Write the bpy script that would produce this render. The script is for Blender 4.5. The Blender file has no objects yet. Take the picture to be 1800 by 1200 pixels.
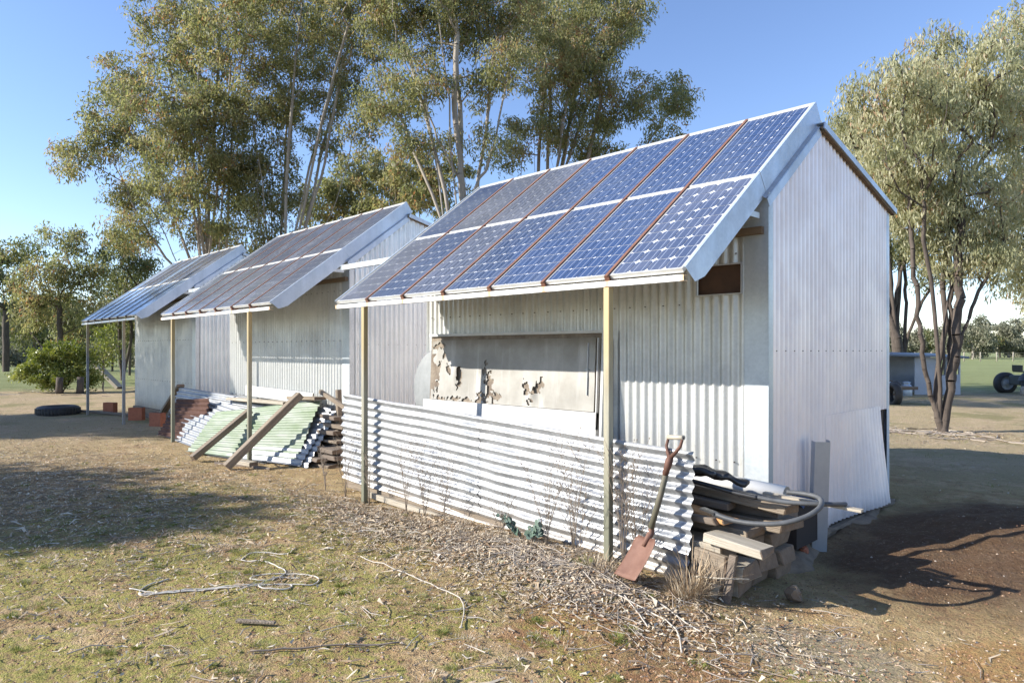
import bpy, math, random
import numpy as np
from mathutils import Vector, Matrix

sc = bpy.context.scene
R_ = math.radians
# ------------------------------------------------------------------ camera, sky, sun, exposure
cam_d = bpy.data.cameras.new('camera'); cam = bpy.data.objects.new('camera', cam_d); sc.collection.objects.link(cam)
cam.location = (2.138, -3.564, 1.357)
cam.rotation_euler = (math.pi/2, 0, 0.787)
cam_d.sensor_width = 36; cam_d.lens = 1200.5/1800*36
cam_d.shift_y = 15/1800
cam_d.clip_start = .05; cam_d.clip_end = 3000
sc.camera = cam

SUN = Vector((-.75, -1.0, .635)).normalized()
EL = math.asin(SUN.z); AZ = math.atan2(SUN.x, SUN.y)
w = bpy.data.worlds.new("World"); sc.world = w; w.use_nodes = True
nt = w.node_tree; bg = nt.nodes['Background']
sky = nt.nodes.new('ShaderNodeTexSky'); sky.sky_type = 'NISHITA'; sky.sun_disc = False
sky.sun_elevation = EL; sky.sun_rotation = AZ % (2*math.pi)
sky.air_density = 1.0; sky.dust_density = .05; sky.ozone_density = 3.0
tn = nt.nodes.new('ShaderNodeMix'); tn.data_type = 'RGBA'; tn.blend_type = 'MULTIPLY'; tn.inputs[0].default_value = 1; tn.inputs[7].default_value = (1.0, .965, 1.06, 1)
nt.links.new(sky.outputs[0], tn.inputs[6]); nt.links.new(tn.outputs[2], bg.inputs[0]); bg.inputs[1].default_value = .122
sl = bpy.data.lights.new('sun', 'SUN'); sl.energy = 4.7; sl.angle = R_(.5); sl.color = (1, .95, .87)
so = bpy.data.objects.new('sun', sl); sc.collection.objects.link(so)
so.rotation_euler = SUN.to_track_quat('Z', 'Y').to_euler(); so.location = (0, 0, 30)
sc.view_settings.view_transform = 'Standard'; sc.view_settings.look = 'None'
sc.view_settings.exposure = .95; sc.view_settings.gamma = 1; sc.view_settings.use_curve_mapping = False

random.seed(11); rng = np.random.default_rng(11)
COL = sc.collection

# ------------------------------------------------------------------ helpers
def tag(o, label=None, cat=None, group=None, kind=None):
    if label: o['label'] = label
    if cat: o['category'] = cat
    if group: o['group'] = group
    if kind: o['kind'] = kind
    return o
def empty(name, loc=(0, 0, 0), rz=0.0, **k):
    o = bpy.data.objects.new(name, None); o.empty_display_size = .2
    o.location = loc; o.rotation_euler = (0, 0, rz); COL.objects.link(o); return tag(o, **k)
def link(name, me, parent=None, loc=None, rot=None, **k):
    o = bpy.data.objects.new(name, me); COL.objects.link(o)
    if parent is not None: o.parent = parent
    if loc is not None: o.location = loc
    if rot is not None: o.rotation_euler = rot
    return tag(o, **k)
def mesh_np(name, V, F, mats, smooth=False, mi=None, attr=None):
    """V (n,3), F (m,k) all faces same size"""
    V = np.asarray(V, np.float32); F = np.asarray(F, np.int32); m, k = F.shape
    me = bpy.data.meshes.new(name)
    me.vertices.add(len(V)); me.vertices.foreach_set('co', V.ravel())
    me.loops.add(m*k); me.loops.foreach_set('vertex_index', F.ravel())
    me.polygons.add(m); me.polygons.foreach_set('loop_start', np.arange(m, dtype=np.int32)*k)
    for t in (mats if isinstance(mats, (list, tuple)) else [mats]): me.materials.append(t)
    if mi is not None: me.polygons.foreach_set('material_index', np.asarray(mi, np.int32))
    me.polygons.foreach_set('use_smooth', np.full(m, smooth))
    if attr is not None:
        a = me.attributes.new('tint', 'FLOAT', 'POINT'); a.data.foreach_set('value', np.asarray(attr, np.float32))
    me.update(calc_edges=True)
    return me
class MB:
    def __init__(s): s.v = []; s.f = []; s.m = []; s.sm = []
    def poly(s, pts, mi=0, smooth=False):
        n = len(s.v); s.v += [tuple(p) for p in pts]; s.f.append(tuple(range(n, n+len(pts)))); s.m.append(mi); s.sm.append(smooth)
    def hexa(s, P, mi=0):
        n = len(s.v); s.v += [tuple(p) for p in P]
        for f in ((0, 3, 2, 1), (4, 5, 6, 7), (0, 1, 5, 4), (1, 2, 6, 5), (2, 3, 7, 6), (3, 0, 4, 7)):
            s.f.append(tuple(n+i for i in f)); s.m.append(mi); s.sm.append(False)
    def box(s, x0, x1, y0, y1, z0, z1, mi=0):
        s.hexa([(x0, y0, z0), (x1, y0, z0), (x1, y1, z0), (x0, y1, z0), (x0, y0, z1), (x1, y0, z1), (x1, y1, z1), (x0, y1, z1)], mi)
    def bar(s, a, b, w_, h, up=(0, 0, 1), mi=0, taper=1.0, warp=0.0):
        a = Vector(a); b = Vector(b); d = (b-a).normalized(); up = Vector(up)
        r = d.cross(up).normalized(); u = r.cross(d)
        P = []
        for q, t in ((a, 1), (b, taper)):
            for i, j in ((-1, -1), (1, -1), (1, 1), (-1, 1)):
                P.append(q + r*i*w_/2*t + u*j*h/2*t)
        s.hexa([P[0], P[1], P[2], P[3], P[4], P[5], P[6], P[7]], mi)
    def tube(s, pts, rad, n=8, mi=0, cap=True, smooth=True):
        pts = [Vector(p) for p in pts]; rs = rad if isinstance(rad, (list, tuple)) else [rad]*len(pts)
        base = len(s.v); up = Vector((0, 0, 1)); prev = None
        for i, p in enumerate(pts):
            d = (pts[min(i+1, len(pts)-1)]-pts[max(i-1, 0)]).normalized()
            ref = prev if prev is not None else (Vector((1, 0, 0)) if abs(d.z) > .9 else up)
            r = d.cross(ref).normalized(); u = r.cross(d).normalized(); prev = u
            for k in range(n):
                a = 2*math.pi*k/n; s.v.append(tuple(p+(r*math.cos(a)+u*math.sin(a))*rs[i]))
        for i in range(len(pts)-1):
            for k in range(n):
                a = base+i*n+k; b = base+i*n+(k+1) % n
                s.f.append((a, b, b+n, a+n)); s.m.append(mi); s.sm.append(smooth)
        if cap:
            s.f.append(tuple(base+k for k in range(n))[::-1]); s.m.append(mi); s.sm.append(False)
            e = base+(len(pts)-1)*n; s.f.append(tuple(e+k for k in range(n))); s.m.append(mi); s.sm.append(False)
    def lathe(s, prof, c=(0, 0, 0), axis='Z', n=24, mi=0, smooth=True):
        base = len(s.v); c = Vector(c)
        for r, h in prof:
            for k in range(n):
                a = 2*math.pi*k/n; x, y = r*math.cos(a), r*math.sin(a)
                p = {'Z': (x, y, h), 'Y': (x, h, y), 'X': (h, x, y)}[axis]; s.v.append(tuple(c+Vector(p)))
        for i in range(len(prof)-1):
            for k in range(n):
                a = base+i*n+k; b = base+i*n+(k+1) % n
                s.f.append((a, b, b+n, a+n)); s.m.append(mi); s.sm.append(smooth)
    def mesh(s, name, mats):
        me = bpy.data.meshes.new(name); me.from_pydata(s.v, [], s.f)
        for t in (mats if isinstance(mats, (list, tuple)) else [mats]): me.materials.append(t)
        me.polygons.foreach_set('material_index', s.m); me.polygons.foreach_set('use_smooth', s.sm); me.update(); return me
    def obj(s, name, mats, parent=None, loc=None, rot=None, bevel=0, **k):
        o = link(name, s.mesh(name, mats), parent, loc, rot, **k)
        if bevel:
            b = o.modifiers.new('bevel', 'BEVEL'); b.width = bevel; b.segments = 1; b.limit_method = 'ANGLE'
        return o

# value noise (numpy)
_N = rng.random((256, 256))
def vnoise(x, y):
    x = np.asarray(x, float); y = np.asarray(y, float)
    xi = np.floor(x).astype(int); yi = np.floor(y).astype(int); fx = x-xi; fy = y-yi
    fx = fx*fx*(3-2*fx); fy = fy*fy*(3-2*fy)
    a = _N[xi % 256, yi % 256]; b = _N[(xi+1) % 256, yi % 256]; c = _N[xi % 256, (yi+1) % 256]; d = _N[(xi+1) % 256, (yi+1) % 256]
    return (a*(1-fx)+b*fx)*(1-fy)+(c*(1-fx)+d*fx)*fy-.5
def gz(x, y):
    x = np.asarray(x, float); y = np.asarray(y, float)
    z = -.06 + .06*np.exp(-((x+1.1)/1.3)**2-((y+.05)/.5)**2)
    z = z + .15*np.exp(-((x-1.45)/.75)**2-((y-2.9)/1.0)**2) - .05*np.exp(-((x-.35)/.45)**2-((y-.7)/.9)**2)
    z = z - .04*np.exp(-((x+3.7)/.9)**2-((y-.1)/.5)**2)
    z = z - .08*np.exp(-((x-1.1)/.95)**2-((y-.35)/.85)**2)
    z = z - .055*np.exp(-((x-.28)/.30)**2)*np.clip((y-.6)*2, 0, 1)*np.clip((4.2-y)*1.5, 0, 1)
    soil = np.exp(-((x-1.3)/.9)**4-((y-2.5)/1.5)**4)
    z = z + soil*(.035*vnoise(x*8, y*8)+.03*vnoise(x*19, y*19+4))
    r = np.hypot(x+1, y+1)
    z = z + .10*vnoise(x*.35, y*.35)*np.clip(r/12, .1, 1) + .022*vnoise(x*1.7+5, y*1.7)+.016*vnoise(x*5, y*5+9)
    z = z + (.010*vnoise(x*14, y*14+3)+.007*vnoise(x*33, y*33))*np.clip(1.4-r/14, 0, 1)
    inside = (x > -16) & (x < .1) & (y > 1.0) & (y < 3.7)
    return np.where(inside, np.minimum(z, -.13), z)
def g1(x, y): return float(gz(x, y))

# ------------------------------------------------------------------ materials
def M(name, col, rough=.6, metal=0.0, var=None, vscale=6., vamt=.5, bump=0., bscale=40., stretch=(1, 1, 1), coat=0., spec=.5, obj_coords=True):
    m = bpy.data.materials.new(name); m.use_nodes = True; t = m.node_tree; p = t.nodes['Principled BSDF']
    p.inputs['Roughness'].default_value = rough; p.inputs['Metallic'].default_value = metal
    p.inputs['Specular IOR Level'].default_value = spec; p.inputs['Coat Weight'].default_value = coat; p.inputs['Coat Roughness'].default_value = .06
    p.inputs['Base Color'].default_value = (*col, 1)
    tc = t.nodes.new('ShaderNodeTexCoord'); mp = t.nodes.new('ShaderNodeMapping'); mp.inputs['Scale'].default_value = stretch
    t.links.new(tc.outputs['Object'], mp.inputs[0])
    if var:
        n = t.nodes.new('ShaderNodeTexNoise'); n.inputs['Scale'].default_value = vscale; n.inputs['Detail'].default_value = 6; n.inputs['Roughness'].default_value = .65
        t.links.new(mp.outputs[0], n.inputs['Vector'])
        cr = t.nodes.new('ShaderNodeValToRGB'); cr.color_ramp.elements[0].position = .5-.28*vamt-.02; cr.color_ramp.elements[1].position = .5+.28*vamt+.02
        cr.color_ramp.elements[0].color = (*col, 1); cr.color_ramp.elements[1].color = (*var, 1)
        t.links.new(n.outputs['Fac'], cr.inputs[0]); t.links.new(cr.outputs[0], p.inputs['Base Color'])
    if bump:
        n2 = t.nodes.new('ShaderNodeTexNoise'); n2.inputs['Scale'].default_value = bscale; n2.inputs['Detail'].default_value = 4
        t.links.new(mp.outputs[0], n2.inputs['Vector'])
        b = t.nodes.new('ShaderNodeBump'); b.inputs['Strength'].default_value = bump; b.inputs['Distance'].default_value = .01
        t.links.new(n2.outputs['Fac'], b.inputs['Height']); t.links.new(b.outputs[0], p.inputs['Normal'])
    return m
def N(t, typ, **k):
    n = t.nodes.new(typ)
    for a, b in k.items(): setattr(n, a, b)
    return n
def mixc(t, fac, a, b, mode='MIX'):
    n = t.nodes.new('ShaderNodeMix'); n.data_type = 'RGBA'; n.blend_type = mode
    for s_, v in ((0, fac), (6, a), (7, b)):
        if isinstance(v, (int, float)): n.inputs[s_].default_value = v
        elif isinstance(v, tuple): n.inputs[s_].default_value = (*v, 1)
        else: t.links.new(v, n.inputs[s_])
    return n.outputs[2]
def mth(t, op, a, b=None, c=None, clamp=False):
    n = t.nodes.new('ShaderNodeMath'); n.operation = op; n.use_clamp = clamp
    for i, v in enumerate((a, b, c)):
        if v is None: continue
        if isinstance(v, (int, float)): n.inputs[i].default_value = v
        else: t.links.new(v, n.inputs[i])
    return n.outputs[0]
def noise(t, vec, scale, detail=5, rough=.6):
    n = t.nodes.new('ShaderNodeTexNoise'); n.inputs['Scale'].default_value = scale; n.inputs['Detail'].default_value = detail; n.inputs['Roughness'].default_value = rough
    t.links.new(vec, n.inputs['Vector']); return n.outputs['Fac']
def ramp(t, fac, lo, hi):
    n = t.nodes.new('ShaderNodeMapRange'); n.interpolation_type = 'SMOOTHSTEP'
    n.inputs[1].default_value = lo; n.inputs[2].default_value = hi; t.links.new(fac, n.inputs[0]); return n.outputs[0]

def zinc_mat(name, base, base2, dirt=(.30, .24, .17), dirt_h=.35, rough=.42, metal=.55):
    """weathered zinc sheet: spangle, faint run marks, mud splash at the foot"""
    m = bpy.data.materials.new(name); m.use_nodes = True; t = m.node_tree; p = t.nodes['Principled BSDF']
    tc = N(t, 'ShaderNodeTexCoord'); geo = N(t, 'ShaderNodeNewGeometry'); sep = N(t, 'ShaderNodeSeparateXYZ'); t.links.new(geo.outputs['Position'], sep.inputs[0])
    P = geo.outputs['Position']
    mp = N(t, 'ShaderNodeMapping'); mp.inputs['Scale'].default_value = (9, 9, .7); t.links.new(P, mp.inputs[0])
    runs = ramp(t, noise(t, mp.outputs[0], 1.0, 5), .40, .68)
    blot = ramp(t, noise(t, P, 2.3, 6, .7), .35, .7)
    vor = N(t, 'ShaderNodeTexVoronoi'); vor.inputs['Scale'].default_value = 60; t.links.new(P, vor.inputs['Vector'])
    sp = N(t, 'ShaderNodeSeparateColor'); t.links.new(vor.outputs['Color'], sp.inputs[0])
    c = mixc(t, runs, base, base2)
    c = mixc(t, mth(t, 'MULTIPLY', blot, .45), c, tuple(.86*x for x in base2))
    c = mixc(t, mth(t, 'MULTIPLY', sp.outputs[0], .10), c, (.95, .97, 1.0))
    # mud splash by height above ground
    h = mth(t, 'ADD', sep.outputs[2], mth(t, 'MULTIPLY', noise(t, P, 7, 5, .7), -.28))
    mud = mth(t, 'MULTIPLY', ramp(t, h, dirt_h-.14, dirt_h-.5), .7)
    c = mixc(t, mud, c, dirt)
    t.links.new(c, p.inputs['Base Color'])
    p.inputs['Metallic'].default_value = metal
    t.links.new(mth(t, 'ADD', mth(t, 'MULTIPLY', blot, .16), rough), p.inputs['Roughness'])
    b = N(t, 'ShaderNodeBump'); b.inputs['Strength'].default_value = .25; b.inputs['Distance'].default_value = .01
    t.links.new(noise(t, P, 5, 3), b.inputs['Height']); t.links.new(b.outputs[0], p.inputs['Normal'])
    return m
m_zinc = zinc_mat('zinc_wall', (.58, .58, .55), (.49, .495, .47), rough=.36, metal=.50)
m_gable = zinc_mat('zinc_gable', (.97, .88, .86), (.90, .82, .80), rough=.30, metal=.30, dirt_h=.10)
m_gable2 = zinc_mat('zinc_gable_blue', (.74, .76, .76), (.66, .68, .68), rough=.30, metal=.45)
m_fence = zinc_mat('zinc_fence', (.37, .375, .38), (.28, .29, .295), dirt_h=.22, rough=.36, metal=.45)
m_roof = zinc_mat('zinc_roof', (.55, .56, .57), (.46, .46, .47), dirt_h=-5, rough=.45)
m_flash = zinc_mat('zinc_flashing', (.50, .58, .68), (.43, .51, .60), dirt_h=-5, rough=.40, metal=.35)
m_flash2 = zinc_mat('pale_flashing', (.48, .52, .54), (.42, .46, .48), dirt_h=-5, rough=.42, metal=.5)
m_alu = M('panel_frame', (.78, .79, .78), .38, .35, var=(.62, .60, .54), vscale=9, vamt=.8)
m_back = M('cell_backsheet', (.80, .82, .86), .18, 0, coat=.6)
def cell_mat(name, c1, c2, dust, dustamt):
    m = bpy.data.materials.new(name); m.use_nodes = True; t = m.node_tree; p = t.nodes['Principled BSDF']
    tc = N(t, 'ShaderNodeTexCoord'); geo = N(t, 'ShaderNodeNewGeometry'); oi = N(t, 'ShaderNodeObjectInfo')
    sep = N(t, 'ShaderNodeSeparateXYZ'); t.links.new(tc.outputs['UV'], sep.inputs[0])
    base = mixc(t, noise(t, geo.outputs['Position'], 3.1, 4), c1, c2)
    # two pale busbars down each cell
    f = mth(t, 'ABSOLUTE', mth(t, 'SUBTRACT', mth(t, 'ABSOLUTE', mth(t, 'SUBTRACT', sep.outputs[0], .5)), .24))
    line = mth(t, 'LESS_THAN', f, .016)
    base = mixc(t, mth(t, 'MULTIPLY', line, .65), base, (.55, .60, .70))
    d = mth(t, 'MULTIPLY', ramp(t, noise(t, geo.outputs['Position'], 1.3, 6, .7), .38, .7), dustamt)
    base = mixc(t, d, base, dust)
    t.links.new(base, p.inputs['Base Color']); p.inputs['Roughness'].default_value = .35; p.inputs['Metallic'].default_value = 0.0
    p.inputs['Coat Weight'].default_value = .9
    t.links.new(mth(t, 'ADD', mth(t, 'MULTIPLY', d, .5), .07), p.inputs['Coat Roughness'])
    return m
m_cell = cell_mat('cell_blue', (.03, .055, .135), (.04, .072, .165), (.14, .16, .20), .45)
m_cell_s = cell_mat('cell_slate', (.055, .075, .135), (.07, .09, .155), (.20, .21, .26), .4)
m_cell_g = cell_mat('cell_grey', (.08, .095, .14), (.11, .12, .165), (.19, .195, .22), .6)  # greyer base tint for selected panels
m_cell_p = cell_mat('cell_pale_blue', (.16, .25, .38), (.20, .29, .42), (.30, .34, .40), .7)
m_rust = M('rusty_rail', (.15, .055, .032), .85, 0, var=(.23, .125, .085), vscale=14, vamt=.8, bump=.3)
def stained_beam():
    m = bpy.data.materials.new('rail_stained_beam'); m.use_nodes = True; t = m.node_tree; p = t.nodes['Principled BSDF']
    tc = N(t, 'ShaderNodeTexCoord'); sep = N(t, 'ShaderNodeSeparateXYZ'); t.links.new(tc.outputs['Object'], sep.inputs[0])
    x = mth(t, 'ABSOLUTE', mth(t, 'SUBTRACT', mth(t, 'MODULO', mth(t, 'ADD', sep.outputs[0], 56.28), .56), .28))
    s_ = ramp(t, mth(t, 'ADD', x, mth(t, 'MULTIPLY', noise(t, tc.outputs['Object'], 30), .03)), .055, .018)
    c = mixc(t, noise(t, tc.outputs['Object'], 5), (.78, .79, .79), (.66, .66, .63))
    c = mixc(t, mth(t, 'MULTIPLY', s_, .8), c, (.48, .26, .08))
    t.links.new(c, p.inputs['Base Color']); p.inputs['Roughness'].default_value = .45; p.inputs['Metallic'].default_value = .3
    return m
m_beam = stained_beam()
def post_mat(name, pale, mid, low):
    m = bpy.data.materials.new(name); m.use_nodes = True; t = m.node_tree; p = t.nodes['Principled BSDF']
    geo = N(t, 'ShaderNodeNewGeometry'); sep = N(t, 'ShaderNodeSeparateXYZ'); t.links.new(geo.outputs['Position'], sep.inputs[0])
    mp = N(t, 'ShaderNodeMapping'); mp.inputs['Scale'].default_value = (20, 20, 3); t.links.new(geo.outputs['Position'], mp.inputs[0])
    n = noise(t, mp.outputs[0], 1, 5)
    top = ramp(t, mth(t, 'ADD', sep.outputs[2], mth(t, 'MULTIPLY', n, .5)), 1.2, 1.85)
    c = mixc(t, ramp(t, n, .4, .65), pale, mid); c = mixc(t, mth(t, 'MULTIPLY', top, .6), c, (.44, .31, .11))
    c = mixc(t, ramp(t, sep.outputs[2], .9, .2), c, low)
    t.links.new(c, p.inputs['Base Color']); p.inputs['Roughness'].default_value = .55; p.inputs['Metallic'].default_value = .25
    return m
m_post = post_mat('weathered_post', (.36, .335, .25), (.27, .26, .21), (.19, .19, .135))
m_post2 = post_mat('grey_post', (.22, .24, .27), (.30, .31, .32), (.25, .25, .25))
m_wood = M('grey_timber', (.32, .26, .19), .85, var=(.14, .105, .075), vscale=5, vamt=.9, bump=.9, bscale=24, stretch=(.35, 6, 6))
m_woodp = M('pale_timber', (.50, .45, .36), .8, var=(.28, .24, .185), vscale=4, vamt=.9, bump=.8, bscale=20, stretch=(.35, 7, 7))
m_woodd = M('dark_timber', (.13, .10, .08), .9, var=(.21, .17, .13), vscale=3, vamt=.7, bump=.5, bscale=24, stretch=(.5, 6, 6))
m_end = M('timber_end_grain', (.13, .09, .06), .9, var=(.24, .175, .12), vscale=14, vamt=.9, bump=.5, bscale=60)
m_ochre = M('orange_timber', (.55, .29, .12), .75, var=(.46, .22, .08), vscale=5, stretch=(.4, 6, 6), bump=.2)
m_purlin = M('brown_beam', (.19, .13, .075), .85, var=(.12, .08, .05), vscale=4, stretch=(.4, 5, 5))
m_dark = M('dark_interior', (.035, .025, .02), .9)
m_conc = M('concrete', (.30, .22, .145), .95, var=(.13, .095, .065), vscale=9, vamt=.8, bump=.7, bscale=35)
m_rub = M('black_rubber', (.022, .022, .024), .62, var=(.05, .048, .045), vscale=14, vamt=.8)
m_black = M('black_plastic', (.018, .018, .02), .35, var=(.035, .035, .035), vscale=10)
m_grey = M('grey_pipe', (.045, .048, .052), .6, 0, var=(.10, .105, .11), vscale=8)
m_white = M('white_board', (.60, .60, .59), .55, var=(.52, .51, .48), vscale=4)
m_brick = M('terracotta', (.42, .15, .08), .9, var=(.32, .11, .06), vscale=16, bump=.3)
m_rope = M('cream_cord', (.66, .62, .54), .9, var=(.5, .46, .4), vscale=20)
m_steel = M('galvanised_channel', (.50, .52, .54), .35, .45, var=(.38, .40, .43), vscale=5, vamt=.8)
m_bark = M('dark_bark', (.055, .042, .034), .95, var=(.125, .10, .08), vscale=9, vamt=.8, bump=.9, bscale=16, stretch=(1.6, 1.6, .35))
m_barkp = M('pale_bark', (.40, .35, .29), .85, var=(.24, .205, .17), vscale=2.2, vamt=.6, bump=.4, bscale=14, stretch=(1.5, 1.5, .4))
m_barkg = M('grey_brown_bark', (.22, .175, .14), .9, var=(.33, .29, .25), vscale=3, vamt=.7, bump=.6, bscale=15, stretch=(1.5, 1.5, .4))
def leaf_mat(name, stops, transl=.3, rough=.42):
    m = bpy.data.materials.new(name); m.use_nodes = True; t = m.node_tree; p = t.nodes['Principled BSDF']
    a = N(t, 'ShaderNodeAttribute'); a.attribute_name = 'tint'
    cr = N(t, 'ShaderNodeValToRGB'); e = cr.color_ramp.elements
    while len(e) < len(stops): e.new(.5)
    for i, (pos, c) in enumerate(stops): e[i].position = pos; e[i].color = (*c, 1)
    t.links.new(a.outputs['Fac'], cr.inputs[0]); t.links.new(cr.outputs[0], p.inputs['Base Color']); p.inputs['Roughness'].default_value = rough
    p.inputs['Specular IOR Level'].default_value = .45
    tr = N(t, 'ShaderNodeBsdfTranslucent'); hs = N(t, 'ShaderNodeHueSaturation'); hs.inputs['Value'].default_value = 1.4; hs.inputs['Saturation'].default_value = 1.2
    t.links.new(cr.outputs[0], hs.inputs['Color']); t.links.new(hs.outputs[0], tr.inputs[0])
    mx = N(t, 'ShaderNodeMixShader'); mx.inputs[0].default_value = transl
    t.links.new(p.outputs[0], mx.inputs[1]); t.links.new(tr.outputs[0], mx.inputs[2]); t.links.new(mx.outputs[0], t.nodes['Material Output'].inputs[0])
    return m
m_leaf = leaf_mat('gum_leaves', [(0, (.15, .165, .08)), (.4, (.215, .22, .10)), (.7, (.32, .305, .155)), (.88, (.35, .27, .14)), (1, (.28, .15, .09))], transl=.5, rough=.55)
m_leaf_r = leaf_mat('pale_gum_leaves', [(0, (.24, .25, .14)), (.5, (.40, .39, .23)), (.85, (.56, .53, .36)), (1, (.42, .25, .15))], transl=.5, rough=.5)
m_leaf_d = leaf_mat('dark_gum_leaves', [(0, (.10, .12, .05)), (.6, (.17, .18, .075)), (.9, (.25, .23, .11)), (1, (.22, .13, .07))], transl=.4, rough=.55)
m_leaf_y = leaf_mat('yellow_green_leaves', [(0, (.12, .15, .035)), (.6, (.22, .25, .06)), (1, (.36, .36, .12))])
m_leaf_f = leaf_mat('far_leaves', [(0, (.12, .13, .085)), (.6, (.21, .21, .14)), (1, (.30, .28, .20))], transl=.25, rough=.7)
m_straw = leaf_mat('dry_litter', [(0, (.20, .13, .075)), (.35, (.40, .30, .19)), (.7, (.55, .46, .33)), (.9, (.53, .47, .37)), (1, (.36, .18, .08))], transl=.05, rough=.8)
m_tuft = leaf_mat('green_tufts', [(0, (.12, .15, .03)), (.6, (.24, .26, .06)), (1, (.42, .38, .20))], transl=.2, rough=.7)
m_peb = leaf_mat('pebbles', [(0, (.17, .09, .05)), (.5, (.34, .19, .10)), (.8, (.42, .30, .20)), (1, (.54, .47, .39))], transl=0, rough=.85)
m_weed = leaf_mat('weed_stems', [(0, (.20, .155, .115)), (.6, (.30, .245, .19)), (1, (.4, .34, .28))], transl=0, rough=.85)
m_twig = leaf_mat('dead_twigs', [(0, (.20, .155, .12)), (.6, (.34, .29, .24)), (1, (.50, .45, .38))], transl=0, rough=.85)

def ground_mat():
    m = bpy.data.materials.new('bush_ground'); m.use_nodes = True; t = m.node_tree; p = t.nodes['Principled BSDF']
    geo = N(t, 'ShaderNodeNewGeometry'); P = geo.outputs['Position']; sep = N(t, 'ShaderNodeSeparateXYZ'); t.links.new(P, sep.inputs[0]); X, Y = sep.outputs[0], sep.outputs[1]
    def blob(cx, cy, rx, ry, wob=.5):
        dx = mth(t, 'MULTIPLY', mth(t, 'SUBTRACT', X, cx), 1/rx); dy = mth(t, 'MULTIPLY', mth(t, 'SUBTRACT', Y, cy), 1/ry)
        r2 = mth(t, 'ADD', mth(t, 'MULTIPLY', dx, dx), mth(t, 'MULTIPLY', dy, dy))
        r2 = mth(t, 'ADD', r2, mth(t, 'MULTIPLY', mth(t, 'SUBTRACT', noise(t, P, 2.5, 4), .5), wob*3)); return ramp(t, r2, 1.15, .45)
    n1 = noise(t, P, .9, 5, .65); n2 = noise(t, P, 4.2, 6, .7); n3 = noise(t, P, 26, 5, .75); n4 = noise(t, P, 95, 3, .7); n5 = noise(t, P, 11, 5, .7)
    c = mixc(t, ramp(t, n2, .36, .66), (.50, .32, .155), (.76, .56, .31))
    c = mixc(t, ramp(t, n1, .45, .62), c, (.62, .41, .225))
    # red gravelly patch in front of the shovel, sandy strip by the timber
    c = mixc(t, mth(t, 'MULTIPLY', blob(.15, -.75, .75, .6), .7), c, (.42, .19, .09))
    c = mixc(t, mth(t, 'MULTIPLY', blob(.85, -.15, .45, .4), .75), c, (.58, .47, .33))
    c = mixc(t, mth(t, 'MULTIPLY', blob(1.55, .3, .35, .5), .8), c, (.58, .30, .12))
    far = mth(t, 'POWER', mth(t, 'ADD', mth(t, 'POWER', mth(t, 'ADD', X, 1), 2), mth(t, 'POWER', mth(t, 'ADD', Y, 1), 2)), .5)
    c = mixc(t, mth(t, 'MULTIPLY', ramp(t, Y, 4.0, 7), .7), c, (.62, .50, .35))
    c = mixc(t, mth(t, 'MULTIPLY', ramp(t, X, -6.0, -13), .6), c, (.60, .47, .33))
    # moss
    moss = mth(t, 'MULTIPLY', ramp(t, mth(t, 'ADD', mth(t, 'MULTIPLY', n5, .5), mth(t, 'MULTIPLY', n1, .6)), .475, .56), ramp(t, n3, .33, .6))
    mossreg = mth(t, 'MAXIMUM', blob(-1.9, -2.2, 3.0, 1.6, .9), blob(1.25, -.7, .5, .45, .9))
    mossreg = mth(t, 'MAXIMUM', mossreg, mth(t, 'MULTIPLY', blob(-3.0, -1.2, 3.0, 1.0, .9), .6))
    c = mixc(t, mth(t, 'MULTIPLY', mth(t, 'MULTIPLY', moss, mossreg), .85), c, (.45, .45, .06))
    c = mixc(t, mth(t, 'MULTIPLY', mth(t, 'MULTIPLY', moss, .4), 1), c, (.38, .36, .13))
    # dark mulch along the fence, and a broad darker mottled patch on the left
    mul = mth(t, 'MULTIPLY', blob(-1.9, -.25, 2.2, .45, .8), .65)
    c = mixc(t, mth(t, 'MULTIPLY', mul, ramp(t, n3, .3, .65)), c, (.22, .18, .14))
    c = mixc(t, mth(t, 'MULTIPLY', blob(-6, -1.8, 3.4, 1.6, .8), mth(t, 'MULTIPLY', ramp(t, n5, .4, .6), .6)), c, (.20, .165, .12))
    # turned dark soil beside the gable
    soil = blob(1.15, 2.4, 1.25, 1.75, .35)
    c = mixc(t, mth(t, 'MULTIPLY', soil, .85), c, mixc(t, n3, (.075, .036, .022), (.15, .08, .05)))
    # pasture beyond the yard
    pas = ramp(t, mth(t, 'ADD', far, mth(t, 'MULTIPLY', n1, 6)), 26.5, 31)
    c = mixc(t, pas, c, mixc(t, noise(t, P, .15, 5), (.24, .29, .10), (.34, .36, .17)))
    grs = mth(t, 'MULTIPLY', mth(t, 'MULTIPLY', ramp(t, noise(t, P, .5, 5), .52, .64), ramp(t, far, 5, 11)), .55)
    c = mixc(t, grs, c, (.20, .22, .07))
    # grains: dark pores and pale chips
    c = mixc(t, mth(t, 'MULTIPLY', ramp(t, n3, .52, .72), .30), c, (.60, .48, .34))
    c = mixc(t, mth(t, 'MULTIPLY', ramp(t, n3, .47, .32), .55), c, (.14, .085, .045))
    c = mixc(t, mth(t, 'MULTIPLY', ramp(t, n4, .48, .34), .45), c, (.12, .075, .045))
    vor = N(t, 'ShaderNodeTexVoronoi'); vor.inputs['Scale'].default_value = 46; t.links.new(P, vor.inputs['Vector'])
    chip = mth(t, 'MULTIPLY', mth(t, 'LESS_THAN', vor.outputs['Distance'], .16), ramp(t, noise(t, P, 60, 1), .58, .62))
    c = mixc(t, mth(t, 'MULTIPLY', chip, .7), c, (.64, .56, .44))
    t.links.new(c, p.inputs['Base Color']); p.inputs['Roughness'].default_value = .93; p.inputs['Specular IOR Level'].default_value = .2
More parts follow.
